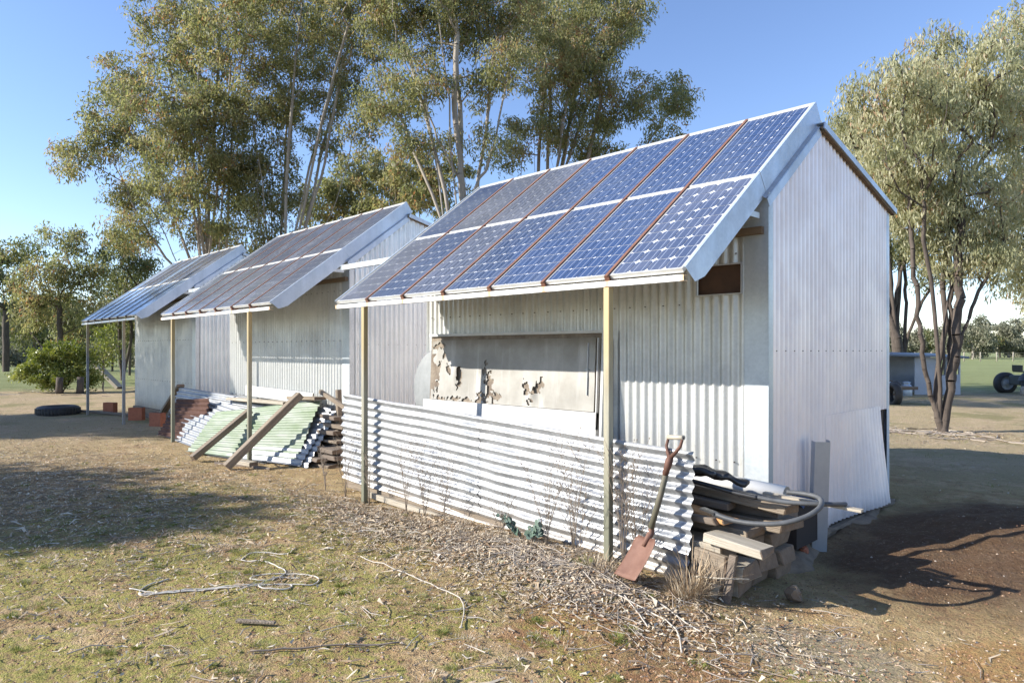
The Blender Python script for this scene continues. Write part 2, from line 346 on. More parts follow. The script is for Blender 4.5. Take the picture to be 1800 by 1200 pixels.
    h = mth(t, 'ADD', mth(t, 'MULTIPLY', n3, 1.0), mth(t, 'MULTIPLY', n4, .6))
    h = mth(t, 'ADD', h, mth(t, 'MULTIPLY', n5, 1.2))
    b = N(t, 'ShaderNodeBump'); b.inputs['Strength'].default_value = 1.0; b.inputs['Distance'].default_value = .055
    t.links.new(h, b.inputs['Height']); t.links.new(b.outputs[0], p.inputs['Normal'])
    return m

# ------------------------------------------------------------------ ground
def ground():
    n = 560; u = np.linspace(-1, 1, n); k = 7.2
    s_ = np.sinh(k*u)/math.sinh(k)*900
    gx, gy = np.meshgrid(s_-.6, s_-.6, indexing='ij')
    V = np.stack([gx, gy, gz(gx, gy)], -1).reshape(-1, 3)
    i = np.arange(n-1); I, J = np.meshgrid(i, i, indexing='ij'); a = (I*n+J).ravel()
    F = np.stack([a, a+n, a+n+1, a+1], 1)
    link('ground', mesh_np('ground', V, F, ground_mat(), True), kind='structure')
ground()

# ------------------------------------------------------------------ corrugated sheet
def corr(name, wdt, z0, z1, O, U, Vd, Nn, mat, parent, pitch=.076, amp=.0115, rows=1, curl=None, phase=0, holes=None, **k):
    """ribs run along Vd; U is across the ribs. z0/z1: numbers or functions of u"""
    n = max(4, int(round(wdt/pitch*8))); us = np.linspace(0, wdt, n+1)
    O, U, Vd, Nn = (np.array(a, float) for a in (O, U, Vd, Nn))
    f0 = z0 if callable(z0) else (lambda u: z0); f1 = z1 if callable(z1) else (lambda u: z1)
    V = []; F = []
    segs = []
    for j in range(rows+1):
        t = j/rows
        for u in us:
            v = f0(u)*(1-t)+f1(u)*t; d = amp*math.cos(2*math.pi*(u+phase)/pitch)
            if curl: d += curl(u, v)
            V.append(O+U*u+Vd*v+Nn*d)
    for j in range(rows):
        for i in range(n):
            a = j*(n+1)+i; F.append((a, a+1, a+n+2, a+n+1))
    return link(name, mesh_np(name, V, F, mat, True), parent, **k)

# ------------------------------------------------------------------ sheds
AL = .646; CA, SA = math.cos(AL), math.sin(AL)
Wf, Wr, XL, XR = 1.05, 3.65, -3.80, .03        # front wall, rear wall, ends
ZE, YA = 2.432, 1.94                            # front eave height of wall, apex y
ZA = ZE+(YA-Wf)*math.tan(AL); ZR = ZA-(Wr-YA)*math.tan(R_(13.4))
ZB = -.07
def roof_z(y):
    return min(ZE+(y-Wf)*math.tan(AL), ZA-(y-YA)*math.tan(R_(13.4)))
def shed(name, loc, rz, label, first):
    mg = m_gable if first else m_gable2
    t = empty(name, loc, rz, label=label, cat='shed', group='corrugated iron sheds in a row')
    gp = '' 
    # slab
    b = MB(); b.box(XL-.03, XR+.06, Wf-.05, Wr+.06, -.30, ZB-.004); sl_ = b.obj('slab', m_conc, t, bevel=.012)
    # front wall sheets (five, with a lapped joint every .762)
    xs = [XL]+[XR-.10-.762*i for i in range(4, -1, -1)]
    xs = [XL, XR-.16-.762*4, XR-.16-.762*3, XR-.16-.762*2, XR-.16-.762, XR-.16]
    for i in range(5):
        a, c = xs[i], xs[i+1]+(.0 if i == 4 else .03)
        off = .0015*(i % 2)
        if first and i == 4:
            # window opening x -.505..-.165, z 1.765..1.975
            w0, w1 = -.51-a, -.16-a
            for u0, u1, z0, z1 in ((0, c-a, ZB, 1.765), (0, c-a, 1.975, ZE), (0, w0, 1.765, 1.975), (w1, c-a, 1.765, 1.975)):
                if u1-u0 > .02: corr('wall_sheet', u1-u0, z0, z1, (a+u0, Wf-off, 0), (1, 0, 0), (0, 0, 1), (0, -1, 0), m_zinc, t, phase=a+u0)
        else:
            corr('wall_sheet', c-a, ZB, ZE, (a, Wf-off, 0), (1, 0, 0), (0, 0, 1), (0, -1, 0), m_zinc, t, phase=a)
    # corner flashings: wide flat strip on the front, narrow return on the gable
    b = MB(); b.box(XR-.165, XR+.012, Wf-.016, Wf-.012, ZB, ZE-.01); b.box(XR+.0085, XR+.0125, Wf-.012, Wf+.055, ZB, ZE+.02); b.obj('corner_flashing', m_flash2, t)
    b = MB(); b.box(XR+.0085, XR+.0125, Wr-.06, Wr+.012, ZB, ZR-.03); b.box(XR-.1, XR+.012, Wr+.010, Wr+.014, ZB, ZR-.03); b.obj('corner_flashing', m_flash, t)
    # gable wall facing +X
    ys = [Wf+.0, Wf+.76, Wf+1.06, Wf+1.80, Wr] if first else [Wf, Wf+.76, Wf+1.52, Wf+2.28, Wr]
    for i in range(4):
        a, c = ys[i], ys[i+1]+(.02 if i < 3 else 0)
        zb = .795 if (first and i >= 2) else ZB
        corr('wall_sheet', c-a, zb, (lambda u, a=a: roof_z(a+u)-.012), (XR+.0015*(i % 2), a, 0), (0, 1, 0), (0, 0, 1), (1, 0, 0), mg, t, phase=a, amp=.0125)
    # far gable and rear wall
    corr('wall_sheet', Wr-Wf, ZB, (lambda u: roof_z(Wf+u)-.012), (XL, Wf, 0), (0, 1, 0), (0, 0, 1), (-1, 0, 0), m_gable, t)
    corr('wall_sheet', XR-XL, ZB, ZR-.02, (XL, Wr, 0), (1, 0, 0), (0, 0, 1), (0, 1, 0), m_zinc, t)
    # roof: two slopes
    for (y0, z0, y1, z1) in ((Wf-.05, ZE-.035, YA, ZA), (Wr+.09, ZR-.02, YA, ZA+.002)):
        d = Vector((0, y1-y0, z1-z0)); L = d.length; d.normalize(); nn = Vector((1, 0, 0)).cross(d); 
        if nn.z < 0: nn = -nn
        for i in range(5):
            a = XL-.03+i*.79; corr('roof_sheet', min(.80, XR+(.012 if y0 < YA else .045)-a), 0, L, (a, y0+nn.y*.012, z0+nn.z*.012), (1, 0, 0), d, nn, m_roof, t)
    # barge flashing along the gable top
    for x, sx in ((XR, 1), (XL, -1)):
        b = MB()
        b.bar((x+sx*.016, Wf-.03, ZE-.058), (x+sx*.016, YA, ZA-.035), .006, .06, up=(0, -SA, CA))
        b.bar((x+sx*.002, Wf-.03, ZE-.018), (x+sx*.002, YA, ZA+.006), .03, .006, up=(0, -SA, CA))
        b.obj('barge_flashing', m_flash, t)
    b = MB()
    b.bar((XR+.05, YA-.0, ZA+.012), (XR+.05, Wr+.1, ZR+.0), .012, .05); b.bar((XR+.02, YA-.0, ZA+.036), (XR+.02, Wr+.1, ZR+.024), .07, .006); b.obj('barge_cap', m_flash, t)
    # corrugated edge of the rear roof showing under the cap
    b = MB(); b.bar((XR+.03, YA+.03, ZA-.02), (XR+.03, Wr+.06, ZR-.03), .03, .02)
    b.obj('roof_batten', m_purlin, t)
    b = MB(); b.box(XL, XR-.02, Wf-.055, Wf-.012, 2.165, 2.215); b.obj('timber_rail', m_purlin, t)
    b = MB(); b.box(XR-.10, XR-.005, Wf+.02, Wf+.10, ZB, ZE-.05); b.box(XR-.10, XR-.02, Wr-.10, Wr-.03, ZB, ZR-.08)
    b.box(XR-.09, XR-.02, Wf+.10, Wr-.10, .82, .90); b.box(XR-.09, XR-.02, Wf+.10, Wr-.10, ZB, .02); b.obj('timber_frame', m_woodd, t)
    # screws: three rows on the front, two on the gable
    b = MB()
    for z in ((.55, 1.70, 2.05) if first else (.55, 1.40, 2.05)):
        for i in range(25):
            x = XL+.10+i*.152+random.uniform(-.01, .01)
            if x < XR-.2 and not (first and z > 1.6 and z < 2 and -.55 < x < -.15): b.box(x-.0035, x+.0035, Wf-.018, Wf-.006, z-.003, z+.004)
    for z in (1.35,):
        for i in range(16):
            y = Wf+.12+i*.152; b.box(XR+.006, XR+.013, y-.0028, y+.0028, z-.003, z+.003)
    b.obj('screws', m_dark, t, kind='stuff')
    if first:
        wn = MB(); wn.box(-.53, -.15, Wf-.026, Wf-.014, 1.758, 1.766); wn.box(-.50, -.15, Wf-.028, Wf-.014, 1.972, 1.984); wn.box(-.160, -.152, Wf-.024, Wf-.014, 1.766, 1.972); wn.box(-.52, -.512, Wf-.022, Wf-.014, 1.766, 1.972)
        wo = wn.obj('window', m_roof, t)
        b = MB(); b.box(-.56, -.12, Wf+.02, Wf+.04, 1.72, 2.03); b.obj('board', M('window_board', (.10, .055, .035), .8, var=(.06, .035, .025), vscale=5), wo)
        # loose lower sheet of the gable, its foot sprung outwards
        corr('loose_sheet', 1.27, 0, .885, (XR+.008, Wf+1.03, ZB+.02), (0, 1, 0), (0, 0, 1), (1, 0, 0), m_gable, t, rows=6, amp=.0125,
             phase=Wf+1.03, curl=lambda u, v: .006+.09*max(0, 1-v/.9)**1.2*min(1, max(0, u-.15)/.9)**1.5, label='loose bowed lower wall sheet')
        # near-black board behind it, coloured as the shade of the gap
        b = MB(); b.box(XR-.14, XR-.11, Wf+1.05, Wr-.1, ZB, .80); b.obj('gap_shade_board', m_dark, t)
    return t

def cells_mesh(name, mat, ch, cell=.1235):
    n = 3; h = cell/2; pts = []
    for cx, cy, a0 in ((h, h, 0), (-h, h, 90), (-h, -h, 180), (h, -h, 270)):
        for k in range(n+1):
            a = R_(a0+90*k/n); sx = 1 if cx > 0 else -1; sy = 1 if cy > 0 else -1
            pts.append((cx-sx*ch+ch*math.cos(a), cy-sy*ch+ch*math.sin(a)))
    return pts
def add_uv(me, cell=.1235, px=None):
    uv = me.uv_layers.new(name='UVMap')
    for p in me.polygons:
        for li in p.loop_indices:
            co = me.vertices[me.loops[li].vertex_index].co
            if px: uv.data[li].uv = px(co)
            else: uv.data[li].uv = (co.x/cell+.5, co.y/cell+.5)
_cellcache = {}
PITCHX, PITCHY = .1295, .1295
def cell_single(mat, ch):
    k = (mat.name, ch)
    if k not in _cellcache:
        b = MB(); pts = cells_mesh('cell', mat, ch); b.poly([(x, y, .0) for x, y in pts]); me = b.mesh('cell', mat); add_uv(me); _cellcache[k] = me
    return _cellcache[k]
def cell_all(mat, ch):
    k = (mat.name, ch, 'all')
    if k not in _cellcache:
        b = MB(); pts = cells_mesh('cell', mat, ch)
        for i in range(4):
            for j in range(9):
                b.poly([(x+(i-1.5)*PITCHX, y+(j-4)*PITCHY, .0) for x, y in pts])
        me = b.mesh('cells', mat)
        def px(co):
            i = round(co.x/PITCHX+1.5); i = min(3, max(0, i)); return ((co.x-(i-1.5)*PITCHX)/.1235+.5, co.y)
        add_uv(me, px=px); _cellcache[k] = me
    return _cellcache[k]
_pan = None
def panel_mesh():
    global _pan
    if _pan is None:
        b = MB(); W, L, f, h = .535, 1.196, .014, .029
        b.box(-W/2+f, W/2-f, -L/2+f, L/2-f, -.010, -.004, 1)
        b.box(-W/2, W/2, -L/2, -L/2+f, -h, 0); b.box(-W/2, W/2, L/2-f, L/2, -h, 0)
        b.box(-W/2, -W/2+f, -L/2+f, L/2-f, -h, 0); b.box(W/2-f, W/2, -L/2+f, L/2-f, -h, 0)
        _pan = b.mesh('solar_panel', [m_alu, m_back])
    return _pan
def array(loc, rz, label, types, postx, postmat, postbot, first, rail_mat):
    """local frame: lower right corner of the panel plane at (0,0,1.84)"""
    t = empty('solar_array', loc, rz, label=label, cat='solar array', group='solar panel arrays leaning over the sheds')
    def S(x, s_, n_=0): return Vector((x, s_*CA-n_*SA, 1.84+s_*SA+n_*CA))
    rot = (AL, 0, 0)
    count = 0
    for row in range(2):
        for c in range(7):
            x = -(6-c)*.56-.28; mat, ch = types[row][c]
            po = link('solar_panel', panel_mesh(), t, S(x, .598+row*1.222, 0), rot)
            if first and row == 0 or (first and c == 6):
                for i in range(4):
                    for j in range(9):
                        link('cell', cell_single(mat, ch), po, ((i-1.5)*PITCHX, (j-4)*PITCHY, -.0015))
            else:
                link('cells', cell_all(mat, ch), po, (0, 0, -.0015), kind='stuff')
    for c in range(1, 7):
        x = -c*.56
        b = MB(); b.bar(S(x, -.02, .006), S(x, 2.44, .006), .024, .008, up=(0, -SA, CA)); b.bar(S(x, -.02, -.04), S(x, 2.44, -.04), .008, .07, up=(0, -SA, CA))
        b.bar(S(x, -.012, .006), S(x, -.020, -.040), .034, .010, up=(0, -1, 0)); b.bar(S(x, -.020, -.038), S(x, .06, -.045), .036, .010, up=(0, -SA, CA)); b.box(x-.014, x+.014, .0, .03, (1.804 if first else 1.789), 1.815)
        b.obj('rail', rail_mat, t)
    # end edges
    b = MB(); b.bar(S(-3.925, -.0, -.02), S(-3.925, 2.42, -.02), .006, .05, up=(0, -SA, CA)); b.obj('edge_strip', m_alu, t)
    # ridge strip
    b = MB(); b.bar(S(-3.925, 2.43, .004), S(.0, 2.43, .004), .022, .008, up=(0, -SA, CA)); b.obj('ridge_strip', m_alu, t)
    b = MB(); b.bar(S(-3.92, 1.2095, -.01), S(-.002, 1.2095, -.01), .022, .008, up=(0, -SA, CA)); b.obj('joint_strip', m_alu, t)
    # front beam (C channel)
    zt = 1.803 if first else 1.788
    b = MB(); b.box(-3.93, .0, -.004, 0, zt-.036, zt); b.box(-3.93, .0, 0, .045, zt-.036, zt-.032); b.box(-3.93, 0, 0, .045, zt-.004, zt); b.obj('front_beam', m_beam, t)
    # purlins under the panels
    for s_ in (.62, 1.21, 2.30):
        b = MB(); b.bar(S(-3.92, s_, -.10), S(-.01, s_, -.10), .05, .07, up=(0, -SA, CA)); b.obj('purlin', m_flash2, t)
    # side flashings, each of two lapped sheets
    for x, sx in ((.014, 1), (-3.935, -1)):
        for (s0, s1, o) in ((-.004, 1.235, .0), (1.21, 2.43, .0022)):
            b = MB(); xx = x+sx*o; th = .002*sx
            P = [S(xx, s0, .008), S(xx, s1, .008), S(xx, s1 - (.0 if s1 < 2 else .0), -.155), S(xx, s0+(.125 if s0 < 0 else 0), -.155)]
            if s0 < 0: P = [S(xx, s0, .008), S(xx, s1, .008), S(xx, s1, -.155), S(xx, .115, -.155), S(xx, .02, -.085)][0:5]; P[3] = S(xx, .15, -.155); P[4] = S(xx, .035, -.118)
            b.poly(P); b.poly([p+Vector((th, 0, 0)) for p in P][::-1])
            for i in range(len(P)): b.poly([P[i], P[(i+1) % len(P)], P[(i+1) % len(P)]+Vector((th, 0, 0)), P[i]+Vector((th, 0, 0))])
            b.bar(S(xx-sx*.008, max(s0, 0)+.0, .0095), S(xx-sx*.008, s1, .0095), .018, .002, up=(0, -SA, CA))
            fl = b.obj('side_flashing', m_flash, t)
            b = MB()
            for q in np.arange(max(s0, .1)+.08, s1, .27): b.tube([S(xx, q, -.03-.05*random.random()), S(xx, q, -.03)+Vector((sx*.004, 0, 0))], .004, 6)
    # posts
    for px, zb in zip(postx, postbot):
        b = MB(); b.box(px-.024, px+.024, .0005, .048, zb-.12, zt-.037); b.obj('post', postmat, t, bevel=.004)
    # strut back to the wall corner, pale
    b = MB(); b.bar((-.02, .74, 2.285), (-.02, 1.0-.02, 2.285), .045, .04); b.obj('strut', m_flash2, t)
    for x in (-3.4, -.2):
        b = MB(); b.bar(S(x, 2.25, -.14), (x, 1.75, ZA-.08), .05, .04); b.obj('strut', m_flash2, t)
    return t
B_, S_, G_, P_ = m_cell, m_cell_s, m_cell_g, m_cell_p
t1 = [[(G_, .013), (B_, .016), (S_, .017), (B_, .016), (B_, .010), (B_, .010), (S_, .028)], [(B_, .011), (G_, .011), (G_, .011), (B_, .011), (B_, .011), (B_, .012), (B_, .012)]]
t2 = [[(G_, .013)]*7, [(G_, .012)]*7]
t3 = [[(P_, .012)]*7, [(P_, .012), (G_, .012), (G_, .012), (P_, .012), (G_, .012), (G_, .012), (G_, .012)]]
D2 = ((-5.565, .092, .0787), -.0149); D3 = ((-11.387, .319, .157), -.0119)
D2 = ((-5.565, .092, .03), -.0149); 
s1 = shed('shed', (0, 0, 0), 0, 'tall near shed with a small dark window and lilac-grey gable wall', True)
s2 = shed('shed', (-5.565, .092, .079), -.0149, 'middle shed standing behind the timber and green sheet pile', False)
s3 = shed('shed', (-11.387, .319, .157), -.0119, 'farthest shed under the pale blue panels, dappled front wall', False)
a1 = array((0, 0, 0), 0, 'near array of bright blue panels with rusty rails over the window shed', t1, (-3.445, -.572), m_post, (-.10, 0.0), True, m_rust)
a2 = array((-5.565, .092, .079), -.0149, 'middle array of grey-violet panels with a white centre line', t2, (-3.45, -.63), m_post, (-.14, -.14), False, m_rust)
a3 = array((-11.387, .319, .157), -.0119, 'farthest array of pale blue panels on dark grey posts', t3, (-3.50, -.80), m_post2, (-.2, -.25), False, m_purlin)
# link beams between neighbouring sheds
b = MB(); b.box(0, 1.55, -.025, .025, -.03, .03); b.box(.0, .012, -.03, .03, -.034, .034)
lb = b.obj('link_beam', m_flash2, None, (-5.34, .93, 2.375), (0, -.0, 0), label='white beam joining the middle shed corner to the near shed', cat='beam', group='beams joining the sheds')
lb2 = lb.copy(); COL.objects.link(lb2); lb2.location = (-11.2, 1.20, 2.46); lb2['label'] = 'pale beam in the dark gap between the farthest and middle sheds'

# ------------------------------------------------------------------ low fence of one long horizontal sheet
fe = empty('iron_fence', (-3.965, .118, 0), 0, label='low white corrugated iron fence with horizontal ribs along the near posts', cat='fence')
tl = math.atan2(-.172, 3.96)
Ux = Vector((math.cos(tl), 0, math.sin(tl))); Uz = Vector((-math.sin(tl), 0, math.cos(tl)))
def fsheet(x0, x1, off):
    corr('fence_sheet', .855, x0, x1, Vector((0, -off, .916))-Uz*.855, Uz, Ux, (0, -1, 0), m_fence, fe, rows=70,
         curl=lambda u, v: .010*math.sin(v*2.1+1)+.005*math.sin(v*5.3+u*4)+.03*float(vnoise(v*2.2, u*3+off*900))+.012*float(vnoise(v*7, u*9)), amp=.014)
fsheet(0, 2.05, 0); fsheet(1.98, 3.965, .003)
b = MB(); b.bar((0.02, .03, .02), (2.3, .03, -.035), .03, .10); b.obj('bottom_board', m_wood, fe)
b = MB(); b.bar((0.4, -.01, -.03), (2.6, -.015, -.10), .03, .05); b.obj('bottom_board', m_woodp, fe)

# ------------------------------------------------------------------ leaning boards behind the fence
def door_panel():
    t = empty('torn_panel', (-2.46, .88, .0), 0, label='large torn weathered board leaning on the near shed wall', cat='board')
    # lean: top touches wall at y~.97; local z up along the board
    m = bpy.data.materials.new('peeling_face'); m.use_nodes = True; tt = m.node_tree; p = tt.nodes['Principled BSDF']
    tc = N(tt, 'ShaderNodeTexCoord'); O = tc.outputs['Object']; sep = N(tt, 'ShaderNodeSeparateXYZ'); tt.links.new(O, sep.inputs[0])
    mp = N(tt, 'ShaderNodeMapping'); mp.inputs['Scale'].default_value = (7, 7, .8); tt.links.new(O, mp.inputs[0])
    c = mixc(tt, ramp(tt, noise(tt, O, 2.2, 5), .35, .7), (.30, .285, .25), (.43, .41, .37))
    c = mixc(tt, mth(tt, 'MULTIPLY', ramp(tt, noise(tt, mp.outputs[0], 1, 4), .5, .75), .7), c, (.60, .58, .54))
    edge = ramp(tt, mth(tt, 'ADD', sep.outputs[2], mth(tt, 'MULTIPLY', noise(tt, O, 6, 4), .12)), 1.40, 1.54)
    c = mixc(tt, mth(tt, 'MULTIPLY', edge, .7), c, (.17, .14, .10))
    tt.links.new(c, p.inputs['Base Color']); p.inputs['Roughness'].default_value = .8
    m_core = M('board_core', (.30, .25, .19), .9, var=(.11, .08, .06), vscale=10, vamt=.9, bump=.5)
    rot = (-.06, 0, 0)
    b = MB(); b.box(-1.15, 1.15, .03, .05, .80, 1.50); bo = b.obj('core', m_core, t)
    # top skin in torn pieces: outline with ragged holes made of quads over a grid
    nx, nz = 190, 60; x0, x1, z0, z1 = -1.12, 1.06, .845, 1.462
    xs = np.linspace(x0, x1, nx+1); zs = np.linspace(z0, z1, nz+1); r2 = random.Random(5)
    holes = [(-1.03, 1.03, .035, .16, .2), (-.92, 1.30, .03, .05, .4), (-.84, 1.16, .045, .055, -.4), (-.66, 1.08, .045, .10, .2), (-.30, .90, .10, .05, 0), (-.55, .86, .06, .03, 0), (.33, .90, .05, .03, .2), (-1.0, 1.40, .10, .03, 0), (-.75, .87, .10, .025, 0), (-.23, 1.05, .060, .19, -.35), (-.10, .92, .05, .04, 0), (.29, 1.01, .045, .085, -.3), (.42, 1.02, .05, .08, .35), (-.98, .86, .09, .03, 0), (-.36, .87, .05, .035, 0)]
    def hole(x, z):
        for hx, hz, rx, rz_, sh in holes:
            dx = (x-hx-sh*(z-hz))/rx; dz = (z-hz)/rz_
            if dx*dx+dz*dz+2.0*float(vnoise(x*26+3, z*26))+1.6*float(vnoise(x*60, z*50+3)) < .95: return True
        return (x < -1.05+.06*float(vnoise(z*12, 3))*2) and z > .93 and float(vnoise(z*16, 7)) > -.1
    V = [(x, -.000-.012*max(0, float(vnoise(x*5, z*5)))-.035*math.exp(-((x+.72)/.09)**2-((z-1.15)/.12)**2)-.03*math.exp(-((x-.36)/.05)**2-((z-.98)/.07)**2), z) for z in zs for x in xs]
    F = [(j*(nx+1)+i, j*(nx+1)+i+1, (j+1)*(nx+1)+i+1, (j+1)*(nx+1)+i) for j in range(nz) for i in range(nx) if not hole((xs[i]+xs[i+1])/2, (zs[j]+zs[j+1])/2)]
    sk = link('skin', mesh_np('skin', V, F, m, False), t); sk.location = (0, .018, 0); so_ = sk.modifiers.new('s', 'SOLIDIFY'); so_.thickness = .007
    b = MB(); b.box(-1.16, 1.16, .0, .055, 1.50, 1.525); b.box(1.135, 1.16, .0, .055, .62, 1.50); b.box(1.09, 1.1, .0, .03, .7, 1.46)
    b.obj('edge_frame', m_white, t)
    b = MB(); b.box(.987, .991, .004, .02, .98, 1.42); b.box(.978, 1.0, -.006, .02, 1.19, 1.20); b.obj('handle', m_steel, t)
    b = MB(); b.box(-1.22, 1.10, .0, .035, .20, .84); b.obj('white_lower_panel', m_white, t)
    t.rotation_euler = (-.05, .0, 0); t.location = (-2.46, .86, 0)
    return t
door_panel()
b = MB(); b.lathe([(0, -.008), (.40, -.008), (.415, 0), (.40, .008), (0, .008)], axis='Y', n=40)
b.obj('round_disc', M('disc_grey', (.27, .28, .28), .6, .2, var=(.20, .21, .21), vscale=6), None, (-3.52, .965, .955), (-.03, 0, .0), label='grey round disc half hidden behind the torn board', cat='disc')
b = MB(); b.box(-1.0, 1.0, 0, .018, 0, 1.2); b.obj('shadow_backing', m_woodd, None, (-2.27, .92, .25), (-.06, 0, 0), label='dark backing board behind the torn board, its edge standing in for shadow', cat='board')  # right edge left showing as the torn board's shadow on the wall

# ------------------------------------------------------------------ shovel
def shovel():
    t = empty('shovel', (-.20, -.12, 0), 0, label='rusty square shovel leaning against the fence end', cat='shovel')
    m_bl = M('rusty_blade', (.125, .055, .036), .7, .2, var=(.25, .14, .10), vscale=7, vamt=.9, bump=.15)
    A = Vector((-.02, -.09, .01)); # blade tip mid, relative world
    tip = Vector((-.262, -.215, .0)); neck = Vector((-.225, -.045, .205)); gripb = Vector((-.132, .055, .69)); grip = Vector((-.096, .06, .80))
    off = Vector((-.20, -.12, 0))
    up = (neck-tip).normalized(); rt = Vector((.92, -.38, 0)); rt = (rt-up*rt.dot(up)).normalized(); nn = rt.cross(up)
    if nn.y > 0: nn = -nn
    nu, nv = 10, 10; V = []; L = .28; W = .21
    for j in range(nv+1):
        v = j/nv
        for i in range(nu+1):
            u = i/nu*2-1
            ww = W/2*(1-.06*v) * (1 if v < .93 else .80+.2*(1-v)/.07)
            dep = .016*u*u-.010*math.sin(v*math.pi)+.02*v*v*0
            V.append(tip-off+rt*u*ww+up*(v*L)+nn*dep)
    F = [(j*(nu+1)+i, j*(nu+1)+i+1, (j+1)*(nu+1)+i+1, (j+1)*(nu+1)+i) for j in range(nv) for i in range(nu)]
    o = link('blade', mesh_np('blade', V, F, m_bl, True), t); s_ = o.modifiers.new('solid', 'SOLIDIFY'); s_.thickness = .003
    top = tip+up*L
    b = MB(); b.tube([top-off-up*.06+nn*.004, top-off+up*.02, top-off+up*.04, top-off+(gripb-top).normalized()*.08], [.010, .022, .020, .018], 10); b.obj('socket', m_bl, t)
    b = MB(); st = top-off+(gripb-top).normalized()*.06
    b.tube([st, st*.5+(gripb-off)*.5+Vector((.004, 0, 0)), gripb-off], [.019, .019, .017], 10); b.obj('shaft', M('old_green_shaft', (.075, .08, .05), .7, var=(.17, .14, .10), vscale=12, stretch=(1, 1, .3)), t)
    d = (gripb-top).normalized(); gp = gripb-off
    b = MB(); b.tube([gp-d*.10+Vector((.0, -.004, 0)), gp-d*.02, gp+d*.03], [.018, .024, .02], 8)
    for s in (-1, 1): b.tube([gp+d*.01, gp+d*.05+rt*s*.04, gp+d*.085+rt*s*.064, gp+d*.145+rt*s*.066], [.015, .012, .010, .009], 8)
    b.obj('grip_fork', M('dark_rust', (.09, .045, .032), .7, .2, var=(.16, .075, .05), vscale=14), t)
    b = MB(); b.tube([gp+d*.14-rt*.072, gp+d*.14+rt*.072], .015, 10); b.obj('grip_bar', M('pale_grip', (.42, .38, .30), .5), t)
shovel()

# ------------------------------------------------------------------ sleepers, hoses and offcuts stacked behind the fence end
GRP = 'grey timber sleepers stacked at the fence end'
def sleeper(name, x0, x1, y0, y1, z0, z1, label, mat=m_wood, rz=0, ry=0, rx=0, cat='sleeper', group=GRP):
    cx, cy, cz = (x0+x1)/2, (y0+y1)/2, (z0+z1)/2; b = MB(); hx, hy, hz = (x1-x0)/2, (y1-y0)/2, (z1-z0)/2
    b.box(-hx, hx, -hy, hy, -hz, hz); q_ = random.Random(int(abs(cx*cy*cz)*1e6)); b.v = [(x+(q_.uniform(-.02, .02) if x > 0 else 0), y*(1+q_.uniform(-.06, .03)), z+q_.uniform(-.006, .004)) for x, y, z in b.v]
    # ends get end-grain (faces index 3 and 5 of the box)
    b.m[3] = 1; b.m[5] = 1
    o = b.obj(name, [mat, m_end], None, (cx, cy, cz), (rx, ry, rz), bevel=.006, label=label, cat=cat, group=group)
    return o
zz = -.10
lay = [  # y ranges per layer, bottom to top
    [(.20, .42), (.44, .66), (.68, .90)], [(.18, .40), (.42, .64), (.66, .88)], [(.16, .38), (.40, .62), (.64, .90)]]
rr = random.Random(8)
names = [['front sleeper of the lowest layer', 'middle sleeper of the lowest layer', 'rear sleeper of the lowest layer'],
         ['front pale sleeper of the second layer', 'middle sleeper of the second layer', 'rear sleeper of the second layer'],
         ['front pale sleeper of the third layer', 'middle sleeper of the third layer', 'rear sleeper of the third layer']]
for li, L in enumerate(lay):
    for k, (y0, y1) in enumerate(L):
        xe = .27+rr.uniform(-.07, .05)+(.04 if k == 2 else 0)-(.04*li if k == 0 else 0)
        sleeper('sleeper', -.95, xe, y0, y1, zz+li*.098+.003, zz+li*.098+.098, names[li][k]+' in the stack behind the fence', rz=rr.uniform(-.02, .02), mat=m_wood if k else m_woodp)
sleeper('plank', .06, .44, .10, .27, .205, .255, 'pale short sleeper block lying on top of the stack front', mat=m_woodp, rz=-.10, ry=.06)
sleeper('plank', -.6, .24, .34, .56, .225, .285, 'grey plank on the stack beside the pale block', mat=m_wood, rz=-.05, ry=.02)
sleeper('plank', -.5, .38, .52, .78, .25, .31, 'wide plank on the rear of the sleeper stack', mat=m_wood, rz=-.08)
sleeper('plank', -.8, .10, .20, .34, .30, .335, 'dark plank tucked under the hoses', mat=m_woodd, rz=-.04, ry=-.02)
sleeper('plank', -.75, .16, .28, .42, .345, .372, 'orange sawn board under the hoses', mat=m_ochre, rz=-.14, ry=.08)
sleeper('plank', -.7, .42, .50, .64, .40, .455, 'split timber rail with a rotted pale end on the stack', mat=m_wood, rz=-.10, ry=.04)
sleeper('plank', -.8, .05, .42, .56, .36, .40, 'dark weathered rail under the split rail', mat=m_woodd, rz=-.02, ry=.02)
# leaning stake and low blocks at the near end
b = MB(); b.bar((.205, .115, -.13), (.245, .135, .17), .045, .03, up=(0, 1, 0)); b.obj('stake', m_woodd, None, bevel=.003, label='short brown stake upright against the sleeper stack', cat='stake')
sleeper('plank', -.02, .20, .13, .17, -.02, .16, 'grey board on edge at the foot of the sleeper stack', mat=m_wood, ry=.12)
sleeper('plank', -.02, .17, .11, .15, -.12, -.02, 'small pale board low beside the grass tuft', mat=m_woodp)
def rock(name, c, r, mat, **k):
    b = MB(); n = 9; q = random.Random(c[0]*100)
    prof = [(.01, -.8), (.7, -.6), (1, -.1), (.85, .35), (.5, .7), (.01, .8)]
    b.lathe([(r*a, r*h) for a, h in prof], n=n, smooth=False)
    b.v = [tuple(co*(1+q.uniform(-.22, .22)) for co in v) for v in b.v]
    return b.obj(name, mat, None, c, (q.random(), q.random(), q.random()*3), **k)
rock('stone', (.43, .52, -.10), .055, m_conc, label='grey stone lying beside the sleeper stack', cat='stone')

